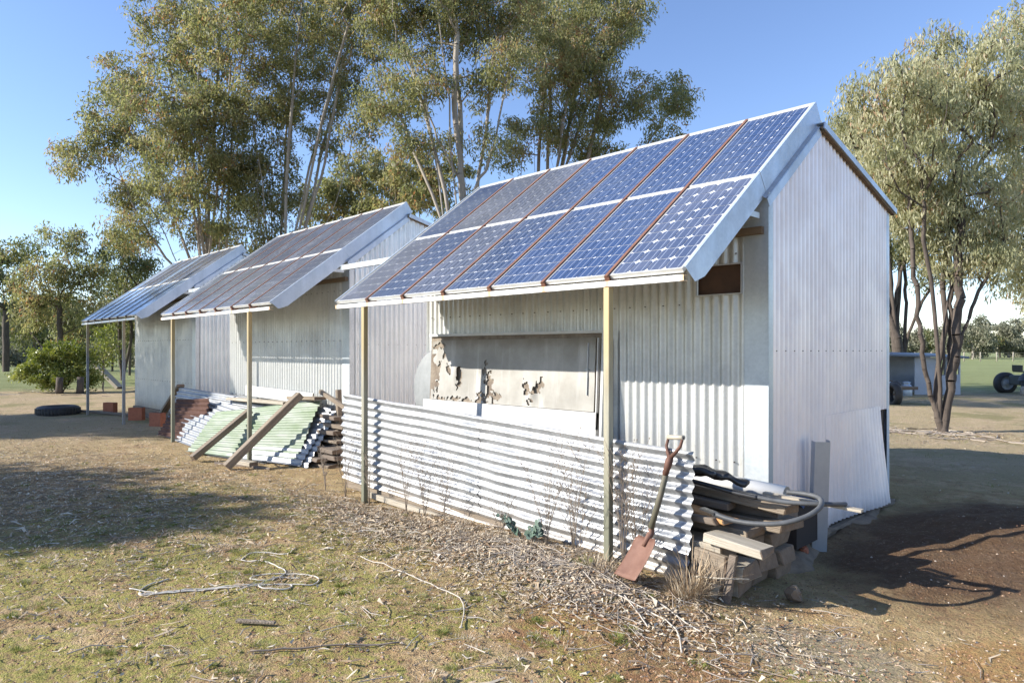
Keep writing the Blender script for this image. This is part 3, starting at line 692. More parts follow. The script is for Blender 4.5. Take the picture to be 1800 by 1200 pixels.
# hoses
b = MB(); P = [(-.5, .34, .47), (-.25, .36, .50), (0, .38, .485), (.15, .39, .455), (.36, .42, .425)]
def smooth_path(P, m=6):
    P = [Vector(p) for p in P]; out = []
    for i in range(len(P)-1):
        p0, p1, p2, p3 = P[max(i-1, 0)], P[i], P[i+1], P[min(i+2, len(P)-1)]
        for k in range(m):
            t = k/m; out.append(.5*((2*p1)+(-p0+p2)*t+(2*p0-5*p1+4*p2-p3)*t*t+(-p0+3*p1-3*p2+p3)*t**3))
    return out+[P[-1]]
hz = empty('poly_pipe', (.2, .35, .4), 0, label='bent grey and black pipe looping out over the sleepers', cat='pipe')
def H(P): return [Vector(p)-Vector((.2, .35, .4)) for p in P]
b.tube(H(smooth_path([(-.45, .30, .53), (-.2, .31, .53), (.02, .33, .505), (.16, .345, .485), (.28, .36, .475)])), .0145, 10); b.obj('black_hose', m_black, hz)
b = MB(); b.tube(H(smooth_path([(.26, .36, .477), (.42, .39, .468), (.56, .44, .47), (.66, .52, .47), (.70, .60, .465)])), .0135, 10); b.obj('pipe_upper', m_grey, hz)
b = MB(); b.tube(H(smooth_path([(.10, .16, .385), (.22, .155, .368), (.36, .16, .37), (.50, .20, .39), (.60, .28, .43), (.64, .38, .475), (.60, .47, .505), (.50, .50, .51), (.40, .50, .505)], 7)), .0145, 12); b.obj('pipe_loop', m_grey, hz)
b = MB(); b.bar(H([(.12, .16, .386)])[0], H([(.02, .17, .40)])[0], .045, .012); b.obj('black_strap', m_black, hz)
b = MB(); b.tube(smooth_path([(-.5, .42, .55), (-.25, .42, .565), (-.1, .42, .56), (.06, .43, .53), (.16, .44, .495)]), [.03+.02*math.sin(min(1, i/18)*math.pi)*1 for i in range(25)], 8)
b.v = [(x+.02, y, .56+(z-.54)*.75+.008*math.sin(x*40+y*60)) for x, y, z in b.v]
b.obj('rubber_offcut', m_black, None, label='crumpled black rubber offcut on top of the stack', cat='rubber sheet')
b = MB(); b.tube(smooth_path([(-.5, .30, .585), (-.30, .31, .60), (-.15, .33, .575), (-.02, .36, .56)]), [.028]*18+[.012], 8); b.v = [(x+.03, y, .60+(z-.58)*.8+.008*math.sin(x*45)) for x, y, z in b.v]
b.obj('rubber_offcut', m_black, None, label='shorter black rubber strip behind the fence top', cat='rubber sheet')
# pale rod sticking out beyond the gable
b = MB(); b.bar((.22, .58, .462), (.79, .60, .440), .045, .016); b.obj('batten', m_woodp, None, label='long grey batten poking out past the gable wall', cat='batten')
# rolled white sheet
b = MB(); n = 22; pts = []
Vv = []; Ff = []
for i, x in enumerate((-.55, .27)):
    for k in range(n+1):
        a = R_(-60+k/n*330); Vv.append((x, .80+.060*math.cos(a)*(1+.05*k/n), .465-.05*(x+.55)+.055*math.sin(a)))
for k in range(n): Ff.append((k, k+1, n+1+k+1, n+1+k))
o = link('rolled_sheet', mesh_np('rolled_sheet', Vv, Ff, m_white, True), None, label='white rolled sheet lying along the foot of the near wall', cat='roll'); s_ = o.modifiers.new('s', 'SOLIDIFY'); s_.thickness = .004
b = MB(); b.box(-.6, .30, .60, .90, .26, .385); b.obj('fallen_plank', m_woodd, None, label='dark plank bundle supporting the white rolled sheet', cat='plank')
# black ribbed offcut; near-black box below it stands for a wall opening's shade
cm = empty('ribbed_offcut', (.10, 1.42, .20), 0, label='blue-black ribbed metal offcut behind the steel channel', cat='metal offcut')
b = MB(); b.box(-.03, .06, -.20, .17, -.24, .075); b.obj('opening_shade', m_dark, cm)
corr('ribbed_edge', .40, -.04, .09, (-.0, -.20, .085), (0, 1, 0), (1, 0, -.3), (0, 0, 1), M('blue_black_metal', (.10, .12, .17), .4, .5), cm, pitch=.085, amp=.012)
# upright steel channel
b = MB(); b.box(-.055, .055, -.003, 0, -.14, .68); b.box(.052, .055, 0, .07, -.14, .69); b.box(-.055, -.052, 0, .07, -.14, .68); b.box(-.05, .07, .0, .0, .0, .0)
b.v = b.v[:24]; b.f = b.f[:18]; b.m = b.m[:18]; b.sm = b.sm[:18]
b.obj('steel_channel', m_steel, None, (.165, 1.62, 0), (.03, .02, .75), label='galvanised steel channel standing upright against the gable wall', cat='steel channel')
for i, (x, y, z) in enumerate(((.10, 1.22, -.085), (.14, 1.40, -.08))):
    rock('brick_rubble', (x, y, z), .035, m_brick, label='small red brick fragment beside the steel channel base', cat='rubble', group='brick fragments at the channel')
V = []; nf = 120
for i in range(nf+1):
    y = .98+i*2.66/nf; e = .165+.03*math.sin(i*.11)+.05*float(vnoise(y*3, 2))+.03*float(vnoise(y*9, 5)); zt = -.082+.02*float(vnoise(y*5, 8))+.012*float(vnoise(y*17, 8))
    V += [(.04, y, -.072), (.11, y, zt), (e-.05, y, zt-.012+.02*float(vnoise(y*13, 1))), (e, y, zt-.05), (e+.03+.06*float(vnoise(y*8, 3))+.03*float(vnoise(y*25, 3)), y, -.16), (e+.05, y, -.34)]
F = [(i*6+k, i*6+k+1, i*6+k+7, i*6+k+6) for i in range(nf) for k in range(5)]
link('footing', mesh_np('footing', V, F, m_conc, True), s1)

# ------------------------------------------------------------------ pile by the middle shed
m_green = M('green_painted_iron', (.27, .30, .25), .6, .1, var=(.13, .185, .095), vscale=2.6, vamt=.45, stretch=(.7, 1, 3))
m_rusty = M('rusted_iron', (.05, .024, .02), .8, 0, var=(.13, .07, .05), vscale=3.4, vamt=.9, spec=.15)
m_oldz = zinc_mat('old_zinc', (.36, .37, .38), (.27, .28, .29), dirt_h=-5, rough=.42, metal=.5)
def lean(name, P0, P1, Q0, mat, label, rows=10, group='corrugated sheets in the pile', wav=.012, **k):
    """sheet with ribs along P0->P1 (bottom edge), rising to Q0"""
    P0, P1, Q0 = Vector(P0), Vector(P1), Vector(Q0); X = (P1-P0); L = X.length; X.normalize(); Up = Q0-P0; Up = Up-X*Up.dot(X); W = Up.length; Up.normalize(); Nn = X.cross(Up)
    if Nn.z < 0: Nn = -Nn
    q = random.Random(L); a, c = q.random()*6, q.random()*6
    ang = q.uniform(-.02, .02)
    return corr(name, W, lambda u: u*ang, lambda u: L+u*ang*.6, P0, Up, X, Nn, mat, None, rows=rows, curl=lambda u, v: wav*math.sin(v*1.7+a)+wav*.8*math.sin(u*4+c+v), label=label, cat='iron sheet', group=group, **k)
def quad_sheet(BL, BR, TR, TL, mat, label, pitch=.076, amp=.011, rows=16, wav=.01, curlr=0, seed=1):
    BL, BR, TR, TL = (np.array(p, float) for p in (BL, BR, TR, TL)); W = (np.linalg.norm(TL-BL)+np.linalg.norm(TR-BR))/2
    nrm = np.cross(BR-BL, TL-BL); nrm /= np.linalg.norm(nrm); nrm = nrm if nrm[2] > 0 else -nrm
    n = int(round(W/pitch*8)); V = []
    for j in range(rows+1):
        v = j/rows
        for i in range(n+1):
            u = i/n; p = (BL*(1-v)+BR*v)*(1-u)+(TL*(1-v)+TR*v)*u
            d = amp*math.cos(2*math.pi*u*W/pitch)+wav*math.sin(v*5+seed+u*2)+wav*1.5*math.sin(u*5+seed*2)+curlr*(v**3)*math.sin(u*math.pi)
            V.append(p+nrm*d)
    F = [(j*(n+1)+i, j*(n+1)+i+1, (j+1)*(n+1)+i+1, (j+1)*(n+1)+i) for j in range(rows) for i in range(n)]
    return link('corrugated_sheet', mesh_np('corrugated_sheet', V, F, mat, True), None, label=label, cat='iron sheet', group='corrugated sheets in the pile')
quad_sheet((-7.62, -.13, -.03), (-5.60, .42, -.03), (-5.88, .95, .70), (-7.95, .42, .47), m_green, 'pale green corrugated sheet lying on the pile', seed=2)
quad_sheet((-7.3, -.0, -.06), (-5.47, .43, -.06), (-5.70, .98, .63), (-7.7, .5, .38), m_oldz, 'bare grey corrugated sheet just under the green sheet', seed=4)
quad_sheet((-7.2, .02, -.08), (-5.38, .46, -.08), (-5.60, .99, .58), (-7.6, .5, .34), m_oldz, 'second bare sheet lowest under the green one, wavy end showing', seed=7)
quad_sheet((-9.80, .20, -.04), (-8.50, .34, -.04), (-8.72, .62, .60), (-10.25, .66, .52), m_rusty, 'rust-stained corrugated sheet near the left post of the middle array', seed=1, curlr=-.06, amp=.013)
quad_sheet((-10.7, .62, .12), (-6.9, .62, .10), (-6.82, .93, .62), (-10.9, .93, .68), m_oldz, 'long silver corrugated sheet leaning behind the rusty one', seed=5)
quad_sheet((-9.9, .30, -.05), (-7.6, .10, -.05), (-7.4, .66, .48), (-9.6, .80, .60), m_oldz, 'silver corrugated sheet between the rusty and the green sheets', seed=9)
def plank(a, c, w_, h, label, mat=m_wood, up=(0, 0, 1), group='loose planks on the pile'):
    a = Vector(a); c = Vector(c); L = (c-a).length; b = MB(); b.box(-L/2, L/2, -w_/2, w_/2, -h/2, h/2); b.m[3] = 1; b.m[5] = 1
    o = b.obj('plank', [mat, m_end], None, (a+c)/2, None, bevel=.006, label=label, cat='plank', group=group)
    o.rotation_euler = (c-a).to_track_quat('X', 'Z').to_euler(); return o
plank((-6.83, -.33, -.01), (-7.02, .50, .53), .085, .075, 'thin grey plank propped on the green sheet, left of the post')
plank((-5.93, -.27, -.02), (-5.80, .60, .80), .12, .085, 'thick grey plank propped over the green sheet, right of the post')
plank((-12.1, .92, -.02), (-10.85, .92, .72), .13, .05, 'dark plank leaning at the far end of the pile', m_wood)
plank((-8.3, 1.0, .73), (-6.2, 1.0, .70), .02, .16, 'white board on edge behind the pile', m_white)
plank((-8.5, .85, .60), (-6.5, .80, .64), .16, .04, 'pale plank flat on the silver sheet', m_woodp)
plank((-6.7, .95, .70), (-5.75, .85, .74), .16, .04, 'grey board on the pile beneath the thick plank head')
plank((-5.75, .85, .83), (-5.02, .85, .62), .05, .05, 'thin stick tilted over the timber heap', m_wood)
plank((-5.45, .95, .30), (-5.48, .95, .86), .06, .06, 'short upright timber in the heap', m_wood)
plank((-6.3, -.02, -.02), (-5.9, .05, -.02), .12, .05, 'broken pale board at the foot of the post', m_woodp)
plank((-6.5, -.18, -.05), (-5.6, .12, -.05), .03, .03, 'thin dark stick on the ground by the pile', m_woodd)
r3 = random.Random(21); idx = 0
words = ['lowest', 'second', 'third', 'fourth', 'fifth', 'sixth', 'seventh']
for li in range(7):
    for k in range(3):
        if (li > 4 and k < 2) or (li > 1 and k == 0): continue
        x0 = -6.5+r3.uniform(-.1, .1); x1 = -5.22+r3.uniform(-.15, .14)-(.1 if li > 4 else 0); z = -.07+li*.094; y = max(.58+(z+.12)*.62, .58+k*.17)+(.0 if k else r3.uniform(0, .03)); th = r3.uniform(.035, .075)
        sleeper('plank', x0, x1, y-r3.uniform(.06, .095), y+.085, z, z+th, f'{("front", "middle", "rear")[k]} dark plank, {words[li]} from the ground, in the heap left of the fence', mat=(m_woodd if r3.random() < .7 else m_wood), rz=r3.uniform(-.12, .12), ry=r3.uniform(-.03, .03), cat='plank', group='dark planks heaped left of the fence')
# terracotta blocks, tyre, dark rods
def block(x, y, rz, label):
    z = g1(x, y); b = MB(); b.box(-.14, .14, -.06, .06, 0, .26)
    for i in range(4): b.box(-.142, .142, -.063, -.06, .02+i*.062, .055+i*.062)
    for i in (-1, 1): b.box(i*.07-.05, i*.07+.05, -.04, .04, .2605, .2615, 1)
    b.obj('clay_block', [m_brick, m_dark], None, (x, y, z-.01), (0, 0, rz), bevel=.005, label=label, cat='block', group='terracotta blocks by the farthest shed')
block(-14.8, .80, .5, 'terracotta block between the two grey posts'); block(-12.75, .74, .7, 'terracotta block right of the second grey post'); block(-11.4, .70, .4, 'terracotta block beside the leaning dark plank')
b = MB(); b.lathe([(.24, .02), (.33, .0), (.40, .03), (.425, .11), (.40, .19), (.33, .22), (.24, .20), (.22, .11), (.24, .02)], n=40)
for k in range(40):
    a = 2*math.pi*k/40; c, s_ = math.cos(a), math.sin(a); b.bar((.418*c, .418*s_, .05), (.418*c, .418*s_, .17), .03, .02, up=(c, s_, 0))
b.obj('tyre', m_rub, None, (-15.6, -.02, g1(-15.6, -.02)-.02), label='old black car tyre lying flat on the ground', cat='tyre')
plank((-17.2, -.1, 0), (-12.6, 1.3, -.02), .07, .05, 'long dark pole on the ground behind the tyre', m_woodd, group='poles on the ground')
plank((-15.3, 1.6, .0), (-15.25, 1.62, .42), .05, .2, 'small black slab standing beside the farthest wall', m_black, group='slabs')
plank((-27.0, 3.3, 1.0), (-26.0, 4.0, -.05), .3, .12, 'broad pale plank leaning among the saplings', m_woodp, group='planks among trees')

# cream cord
def cord():
    P = [(-2.36, -2.08), (-2.30, -2.22), (-2.18, -2.30), (-2.10, -2.18), (-1.98, -2.00), (-1.93, -1.93), (-1.86, -1.84), (-1.80, -1.72), (-1.76, -1.62), (-1.64, -1.50), (-1.72, -1.42), (-1.86, -1.46), (-1.95, -1.55), (-2.02, -1.66), (-1.97, -1.74), (-1.88, -1.66), (-1.95, -1.52), (-2.12, -1.50), (-2.3, -1.52), (-2.42, -1.60), (-2.50, -1.50), (-2.42, -1.40), (-2.30, -1.34), (-2.36, -1.24)]
    def q(P): return [(x, y, g1(x, y)+.006) for x, y, z in smooth_path([(a, c, 0) for a, c in P], 6)]
    b = MB(); b.tube(q(P), .0042, 5)
    b.tube(q([(-2.30, -2.32), (-2.16, -2.22), (-2.05, -2.06), (-1.94, -1.90), (-1.80, -1.70), (-1.72, -1.60), (-1.66, -1.66), (-1.74, -1.76), (-1.84, -1.74), (-1.9, -1.6), (-1.8, -1.5)]), .0042, 5)
    b.tube(q([(-2.20, -2.30), (-2.08, -2.14), (-1.96, -1.96), (-1.90, -1.88)]), .0042, 5)
    b.obj('cord', m_rope, None, label='tangled cream cord lying on the mossy ground', cat='cord')
cord()

# ------------------------------------------------------------------ trees
LA = [(-20.22, 1.56, 6.79, 0.87), (-20.44, 2.27, 8.47, 1.0), (-19.62, 2.5, 9.31, 1.0), (-19.99, 2.98, 7.53, 1.17), (-19.23, 4.01, 10.31, 1.58), (-15.95, 4.16, 9.95, 1.67), (-17.12, 2.83, 7.63, 1.58), (-20.7, 3.19, 6.07, 1.17), (-17.61, 3.59, 5.88, 1.67), (-16.95, 4.26, 7.46, 1.5), (-19.47, 4.77, 4.8, 1.0), (-19.84, 2.63, 4.76, 0.83), (-19.39, 5.26, 13.43, 2.0), (-19.01, 3.45, 11.4, 1.17), (-17.76, 5.27, 6.01, 1.0), (-20.17, 1.69, 7.53, 0.58), (-21.43, 1.37, 6.95, 0.53)]
LB = [(-17.0, 6.33, 11.19, 1.74), (-14.52, 6.75, 10.18, 1.42), (-16.33, 5.99, 8.71, 1.42), (-15.07, 6.73, 8.89, 1.11), (-13.58, 6.52, 7.36, 0.71), (-16.88, 5.38, 6.55, 1.27), (-16.58, 4.91, 4.8, 1.11), (-14.54, 5.38, 11.7, 1.9), (-12.69, 5.95, 10.75, 1.58), (-16.15, 5.89, 5.53, 0.71), (-16.38, 4.66, 8.21, 1.27), (-15.31, 6.32, 7.23, 0.63), (-16.33, 5.64, 4.37, 0.63)]
LC = [(-11.58, 6.21, 9.18, 1.2), (-11.95, 6.3, 7.5, 0.93), (-10.51, 6.08, 7.59, 0.93), (-10.8, 7.35, 9.44, 1.2), (-10.34, 6.28, 10.23, 1.6), (-10.39, 8.51, 9.98, 1.33), (-10.1, 7.85, 7.84, 0.8), (-11.11, 5.08, 6.71, 0.53), (-8.7, 7.24, 7.79, 0.8), (-10.56, 5.79, 6.1, 0.6), (-10.73, 6.93, 6.38, 0.47), (-9.51, 7.3, 6.2, 0.53)]
LD = [(-11.66, 11.64, 11.01, 1.67), (-9.82, 11.76, 10.43, 1.5), (-9.68, 12.93, 11.11, 0.92), (-10.61, 11.46, 8.8, 1.33), (-11.31, 10.77, 7.66, 1.0), (-10.77, 12.16, 7.85, 1.17), (-9.82, 13.12, 8.7, 1.25), (-9.22, 14.63, 9.1, 0.92), (-9.13, 13.87, 7.7, 0.67), (-10.62, 13.06, 7.24, 0.75), (-12.38, 12.43, 13.48, 1.83), (-12.71, 10.99, 7.33, 0.67), (-8.63, 14.31, 8.69, 0.58), (-9.95, 10.92, 9.57, 1.5), (-10.76, 13.25, 12.64, 1.17)]
LE = [(-21.5, 11.6, 8.56, 1.3), (-20.38, 12.47, 7.83, 1.3), (-21.02, 10.28, 7.24, 1.08), (-21.88, 9.8, 6.53, 0.87), (-18.42, 11.58, 8.19, 1.08), (-18.75, 13.04, 7.21, 0.65), (-20.42, 10.91, 6.48, 1.08), (-21.17, 9.41, 7.45, 0.65)]
LF = [(-1.62, 9.29, 5.9, 0.73), (-1.44, 11.43, 6.88, 0.73), (-2.49, 10.23, 5.8, 0.44), (-1.23, 9.46, 4.97, 0.94), (-1.0, 11.96, 5.8, 0.94), (-0.79, 10.92, 4.17, 0.94), (-1.2, 10.05, 4.1, 0.62), (-0.91, 10.68, 3.14, 0.57), (-1.55, 10.72, 3.21, 0.31), (-2.07, 10.84, 5.47, 0.73), (-0.39, 10.63, 6.23, 0.62), (-1.34, 10.98, 5.97, 0.83), (-0.42, 10.77, 3.2, 0.52)]
LG = [(-4.38, 15.89, 7.09, 0.67), (-3.71, 15.54, 5.98, 0.9), (-3.51, 17.23, 5.79, 0.75), (-3.9, 17.1, 5.05, 0.75), (-3.2, 16.59, 4.13, 0.75), (-4.13, 16.91, 4.11, 0.75), (-4.38, 15.05, 6.61, 0.52), (-2.61, 16.31, 3.31, 0.6)]
LH = [(-0.57, 14.5, 8.14, 0.72), (0.15, 13.25, 7.94, 1.09), (-0.41, 13.42, 6.47, 0.97), (0.18, 14.6, 6.86, 1.33), (-0.51, 14.73, 5.36, 1.09), (0.45, 13.73, 4.87, 1.33), (-0.35, 12.98, 3.76, 0.97), (-0.1, 16.24, 3.76, 1.21), (-0.41, 14.07, 2.84, 0.54), (0.03, 15.99, 2.31, 0.72)]
LI = [(-33.17, 3.66, 6.12, 1.16), (-32.13, 2.63, 4.34, 1.21), (-31.47, 3.62, 4.36, 1.33), (-32.86, 2.46, 2.81, 0.92), (-31.57, 4.17, 2.95, 0.97), (-31.07, 4.47, 5.0, 0.85), (-32.38, 3.08, 3.18, 0.97), (-33.32, 2.24, 3.67, 0.72)]
LJ = [(-55.06, 5.15, 7.97, 1.57), (-53.58, 4.32, 5.67, 1.69), (-52.0, 5.6, 7.89, 1.12), (-53.72, 5.26, 4.22, 1.5), (-53.15, 3.07, 6.65, 1.87)]
LK = [(-32.65, 6.0, 5.93, 1.28), (-35.41, 6.26, 4.57, 1.33), (-32.82, 6.78, 5.1, 1.2), (-33.18, 6.51, 3.36, 1.12), (-32.94, 5.15, 2.78, 0.85), (-32.3, 6.99, 3.88, 0.8), (-33.14, 6.62, 6.58, 0.93)]
_c = (2.138, -3.564, 1.357)
def away(p, f=1.55): return tuple(_c[i]+(p[i]-_c[i])*f for i in range(3))
LG = [(*away(l[:3]), l[3]*1.55) for l in LG]
def leaves_np(C, n_per, rad, L, Wd, q, droop=.8, flat=.75):
    """C (k,3) clump centres -> leaf quads"""
    k = len(C); n = k*n_per
    c = np.repeat(C, n_per, 0)
    d = q.normal(size=(n, 3)); d /= np.linalg.norm(d, axis=1)[:, None]; r = rad*q.random((n, 1))**.45
    d[:, 2] *= flat; P = c+d*r*(np.repeat(q.uniform(.7, 1.25, (k, 1)), n_per, 0))
    a = q.normal(size=(n, 3))*.55; a[:, 2] -= droop*q.uniform(.4, 1.5, n); a /= np.linalg.norm(a, axis=1)[:, None]
    b = np.cross(a, q.normal(size=(n, 3))); b /= np.linalg.norm(b, axis=1)[:, None]
    l = L*q.uniform(.6, 1.25, (n, 1)); wv = Wd*q.uniform(.7, 1.2, (n, 1))
    V = np.stack([P, P+a*l*.45+b*wv*.5, P+a*l, P+a*l*.5-b*wv*.5], 1).reshape(-1, 3)
    F = np.arange(n*4).reshape(-1, 4)
    tint = np.clip(np.repeat(q.uniform(.08, .82, k), n_per)+q.normal(0, .16, n), 0, 1)
    return V, F, np.repeat(tint, 4)
def tube_np(A, B, ra, rb, sides):
    n = len(A); d = B-A; ln = np.linalg.norm(d, axis=1, keepdims=True); d = d/np.maximum(ln, 1e-6)
    ref = np.where(np.abs(d[:, 2:3]) > .9, np.array([[1., 0, 0]]), np.array([[0, 0, 1.]]))
    r = np.cross(d, ref); r /= np.linalg.norm(r, axis=1, keepdims=True); u = np.cross(r, d)
    an = np.arange(sides)*2*np.pi/sides; cs, sn = np.cos(an), np.sin(an)
    ring = r[:, None, :]*cs[None, :, None]+u[:, None, :]*sn[None, :, None]
    V = np.concatenate([A[:, None, :]+ring*ra[:, None, None], B[:, None, :]+ring*rb[:, None, None]], 1)
    k = np.arange(sides); f = np.stack([k, (k+1) % sides, (k+1) % sides+sides, k+sides], 1)
    F = (f[None]+(np.arange(n)*2*sides)[:, None, None]).reshape(-1, 4)
    return V.reshape(-1, 3), F
def tree(name, label, base, stems, lobes, lm, bm, seed, leaf=.15, lw=.042, dens=1.0, clr=.42, r0=.16, cat='tree', group=None, npc=46, fill=1.0, twig=.006, bare=0, droop=.8, auto=0, ex=.58):
    q = np.random.default_rng(seed); base = np.array(base, float)
    root = empty(name, tuple(base), label=label, cat=cat, group=group)
    nodes = []; par = []
    for st in stems:
        st = [base]+[np.array(p, float) for p in st]; prev = 0 if nodes else -1
        if not nodes: nodes.append(base.copy()); par.append(-1); prev = 0
        sp = smooth_path([tuple(p) for p in st], 7)[1:]
        for p in sp:
            p = np.array(p)+q.normal(0, .018, 3)*min(1.0, np.linalg.norm(np.array(p)-base)); nodes.append(p); par.append(prev); prev = len(nodes)-1
    big = sorted(lobes, key=lambda l: -l[3])[:auto]
    main = len(nodes)
    for (x, y, z, R) in big:
        i0 = int(q.integers(2, max(3, min(9, main-1)))); a = nodes[i0]; c = np.array([x, y, z]); L = np.linalg.norm(c-a); mid = a*.5+c*.5+np.array([(a[0]-c[0])*.16, (a[1]-c[1])*.16, .04*L]); prev = i0
        for k in range(1, 9):
            t = k/8; p = a*(1-t)**2+2*mid*t*(1-t)+c*t*t+q.normal(0, .03, 3); nodes.append(p); par.append(prev); prev = len(nodes)-1
    C = []
    for (x, y, z, R) in lobes:
        n = max(3, int(fill*4.2*(R/clr)**2.2)); d = q.normal(size=(n, 3)); d /= np.linalg.norm(d, axis=1)[:, None]
        rr_ = R*(q.random((n, 1))**.42)*.92; c = np.array([x, y, z])+d*rr_*np.array([1, 1, .85]); C.append(c)
    C = np.concatenate(C); C = C[q.permutation(len(C))]; C = C[np.argsort(np.linalg.norm(C-np.mean([s_[-1] for s_ in stems], 0), axis=1))]
    cnt = {}
    starts = []
    for c in C:
        A = np.array(nodes); dz = c[2]-A[:, 2]; dist = np.linalg.norm(A-c, axis=1); hor = np.hypot(A[:, 0]-c[0], A[:, 1]-c[1])
        cost = dist+1.6*np.maximum(0, .55*hor-dz); cost[0] += 2
        i = int(np.argmin(cost)); a = A[i]; L = dist[i]; m = max(2, int(L/.45)); prev = i
        mid = (a+c)/2+np.array([0, 0, -.10*L])+q.normal(0, .07*L, 3)
        for k in range(1, m+1):
            t = k/m; p = a*(1-t)**2+2*mid*t*(1-t)+c*t*t+q.normal(0, .012, 3); nodes.append(p); par.append(prev); prev = len(nodes)-1
        starts.append(prev)
    nd = np.array(nodes); pr = np.array(par); w_ = np.zeros(len(nd)); w_[starts] = 1
    for i in range(len(nd)-1, 0, -1): w_[pr[i]] += w_[i]
    w_ = np.maximum(w_, .6)
    rad = np.maximum(twig*.8, r0*(w_/w_.max())**ex)
    idx = np.arange(1, len(nd)); A = nd[pr[idx]]; B = nd[idx]; ra = np.minimum(rad[pr[idx]], rad[idx]*1.35); rb = rad[idx]
    thick = rb > .03; parts = []; off = 0; VV = []; FF = []
    for msk, sd in ((thick, 8), (~thick, 4)):
        if msk.any():
            v, f = tube_np(A[msk]-base, B[msk]-base, ra[msk], rb[msk], sd); VV.append(v); FF.append(f+off); off += len(v)
    link('trunk', mesh_np('trunk', np.concatenate(VV), np.concatenate(FF), bm, True), root)
    V, F, T = leaves_np(C-base, int(npc*dens*1.5), clr*.95, leaf, lw, q, droop=droop)
    link('crown', mesh_np('crown', V, F, lm, False, attr=T), root)
    return root
ORD = ['first', 'second', 'third', 'fourth', 'fifth', 'sixth', 'seventh', 'eighth', 'ninth', 'tenth', 'eleventh', 'twelfth', 'thirteenth', 'fourteenth', 'fifteenth', 'sixteenth', 'seventeenth', 'eighteenth', 'nineteenth']
ORD += ['twentieth']+['twenty-'+o for o in ORD[:9]]+['thirtieth']+['thirty-'+o for o in ORD[:9]]+['fortieth']+['forty-'+o for o in ORD[:9]]
GT = 'tall gum trees behind the sheds'
tree('gum_tree', 'tall many-stemmed gum rising behind the farthest shed at left', (-18.3, 4.5, -.1), [[(-18.5, 4.3, 3), (-19.2, 4.0, 7), (-19.2, 4.2, 10)], [(-18.0, 4.6, 3.2), (-17.3, 4.5, 7), (-16.2, 4.4, 9.6)], [(-18.6, 4.0, 2.8), (-19.9, 3.0, 5), (-20.5, 2.4, 7)]], LA, m_leaf, m_barkp, 1, group=GT, leaf=.13, lw=.038, r0=.15, npc=58, auto=10, clr=.37, fill=.9)
tree('gum_tree', 'gum with fanning pale stems between the middle and farthest sheds', (-16.2, 5.3, -.1), [[(-16.1, 5.4, 3), (-16.6, 5.8, 7), (-17.0, 6.2, 10)], [(-16.0, 5.4, 2.6), (-15.0, 6.0, 6), (-14.4, 6.4, 9.5)], [(-15.9, 5.4, 2.6), (-14.6, 6.1, 5), (-13.4, 6.4, 8)], [(-16.3, 5.2, 2.6), (-16.7, 5.0, 6), (-16.4, 4.8, 9)]], LB, m_leaf, m_barkp, 2, group=GT, leaf=.13, lw=.037, r0=.13, npc=56, auto=9, clr=.37, fill=.85)
tree('gum_tree', 'pale forked gum directly behind the near array', (-10.0, 6.93, -.1), [[(-9.99, 6.93, 3.4), (-10.02, 6.9, 5.2), (-10.15, 6.8, 7.2), (-10.1, 6.85, 9.2)], [(-9.99, 6.93, 4.6), (-10.6, 6.5, 6.6), (-11.2, 5.9, 8.6)], [(-9.99, 6.93, 4.2), (-9.4, 7.3, 6), (-9.0, 7.6, 8.4)]], LC, m_leaf, m_barkp, 3, group=GT, leaf=.12, lw=.034, r0=.15, npc=54, auto=6, clr=.35, fill=1.0)
tree('gum_tree', 'broad dark gum whose crown spreads right over the near array ridge', (-11.6, 11.0, -.1), [[(-11.6, 11.1, 3), (-11.4, 11.4, 6.5), (-11.6, 11.8, 11)], [(-11.4, 11.3, 3), (-10.6, 12.0, 6.2), (-9.9, 12.4, 9.6)], [(-11.3, 11.4, 3), (-10.4, 12.6, 5.5), (-9.2, 14, 8.0)], [(-11.8, 10.9, 3), (-11.9, 10.8, 6.4), (-11.4, 11.1, 8.6)]], LD, m_leaf, m_barkg, 4, group=GT, leaf=.135, lw=.038, r0=.16, npc=56, auto=10, clr=.36, fill=.85)
tree('gum_tree', 'shorter dark gum farther back above the middle array ridge', (-20.5, 10.5, -.1), [[(-20.5, 10.6, 3), (-20.3, 11.2, 6.5)], [(-20.3, 10.8, 3), (-19.2, 11.8, 6.6)]], LE+[(-19.0, 10.6, 6.2, 1.1), (-17.6, 11.6, 6.8, 1.0), (-17.0, 12.4, 7.8, .9), (-19.6, 9.9, 5.6, .9)], m_leaf, m_barkg, 5, group=GT, leaf=.19, lw=.06, r0=.14, npc=46, auto=4)
tree('gum_tree', 'dark-trunked gum at right forking low into three trunks', (-1.02, 10.28, -.12), [[(-1.12, 10.2, .35), (-1.26, 10.04, 1.15), (-1.34, 9.95, 2.3), (-1.42, 9.9, 3.5), (-1.5, 9.9, 5)], [(-.93, 10.36, .5), (-.80, 10.46, 1.35), (-.62, 10.64, 2.2), (-.2, 10.8, 3.2)], [(-.96, 10.4, .6), (-1.0, 10.7, 1.6), (-1.02, 10.75, 2.7), (-1.05, 10.8, 4.6)], [(-.90, 10.38, 1.0), (-.84, 10.48, 1.9), (-.82, 10.6, 3.3), (-.8, 10.9, 4.6)]], [(x, y, z, R*1.15) for x, y, z, R in LF]+[(-1.5, 10.2, 3.9, .6), (-1.3, 10.6, 3.4, .45), (-.5, 10.9, 2.75, .4), (-1.9, 10.4, 4.6, .6)], m_leaf_r, m_bark, 6, group=None, leaf=.115, lw=.027, r0=.10, npc=50, clr=.30, droop=1.5, auto=3, fill=1.15, ex=.42)
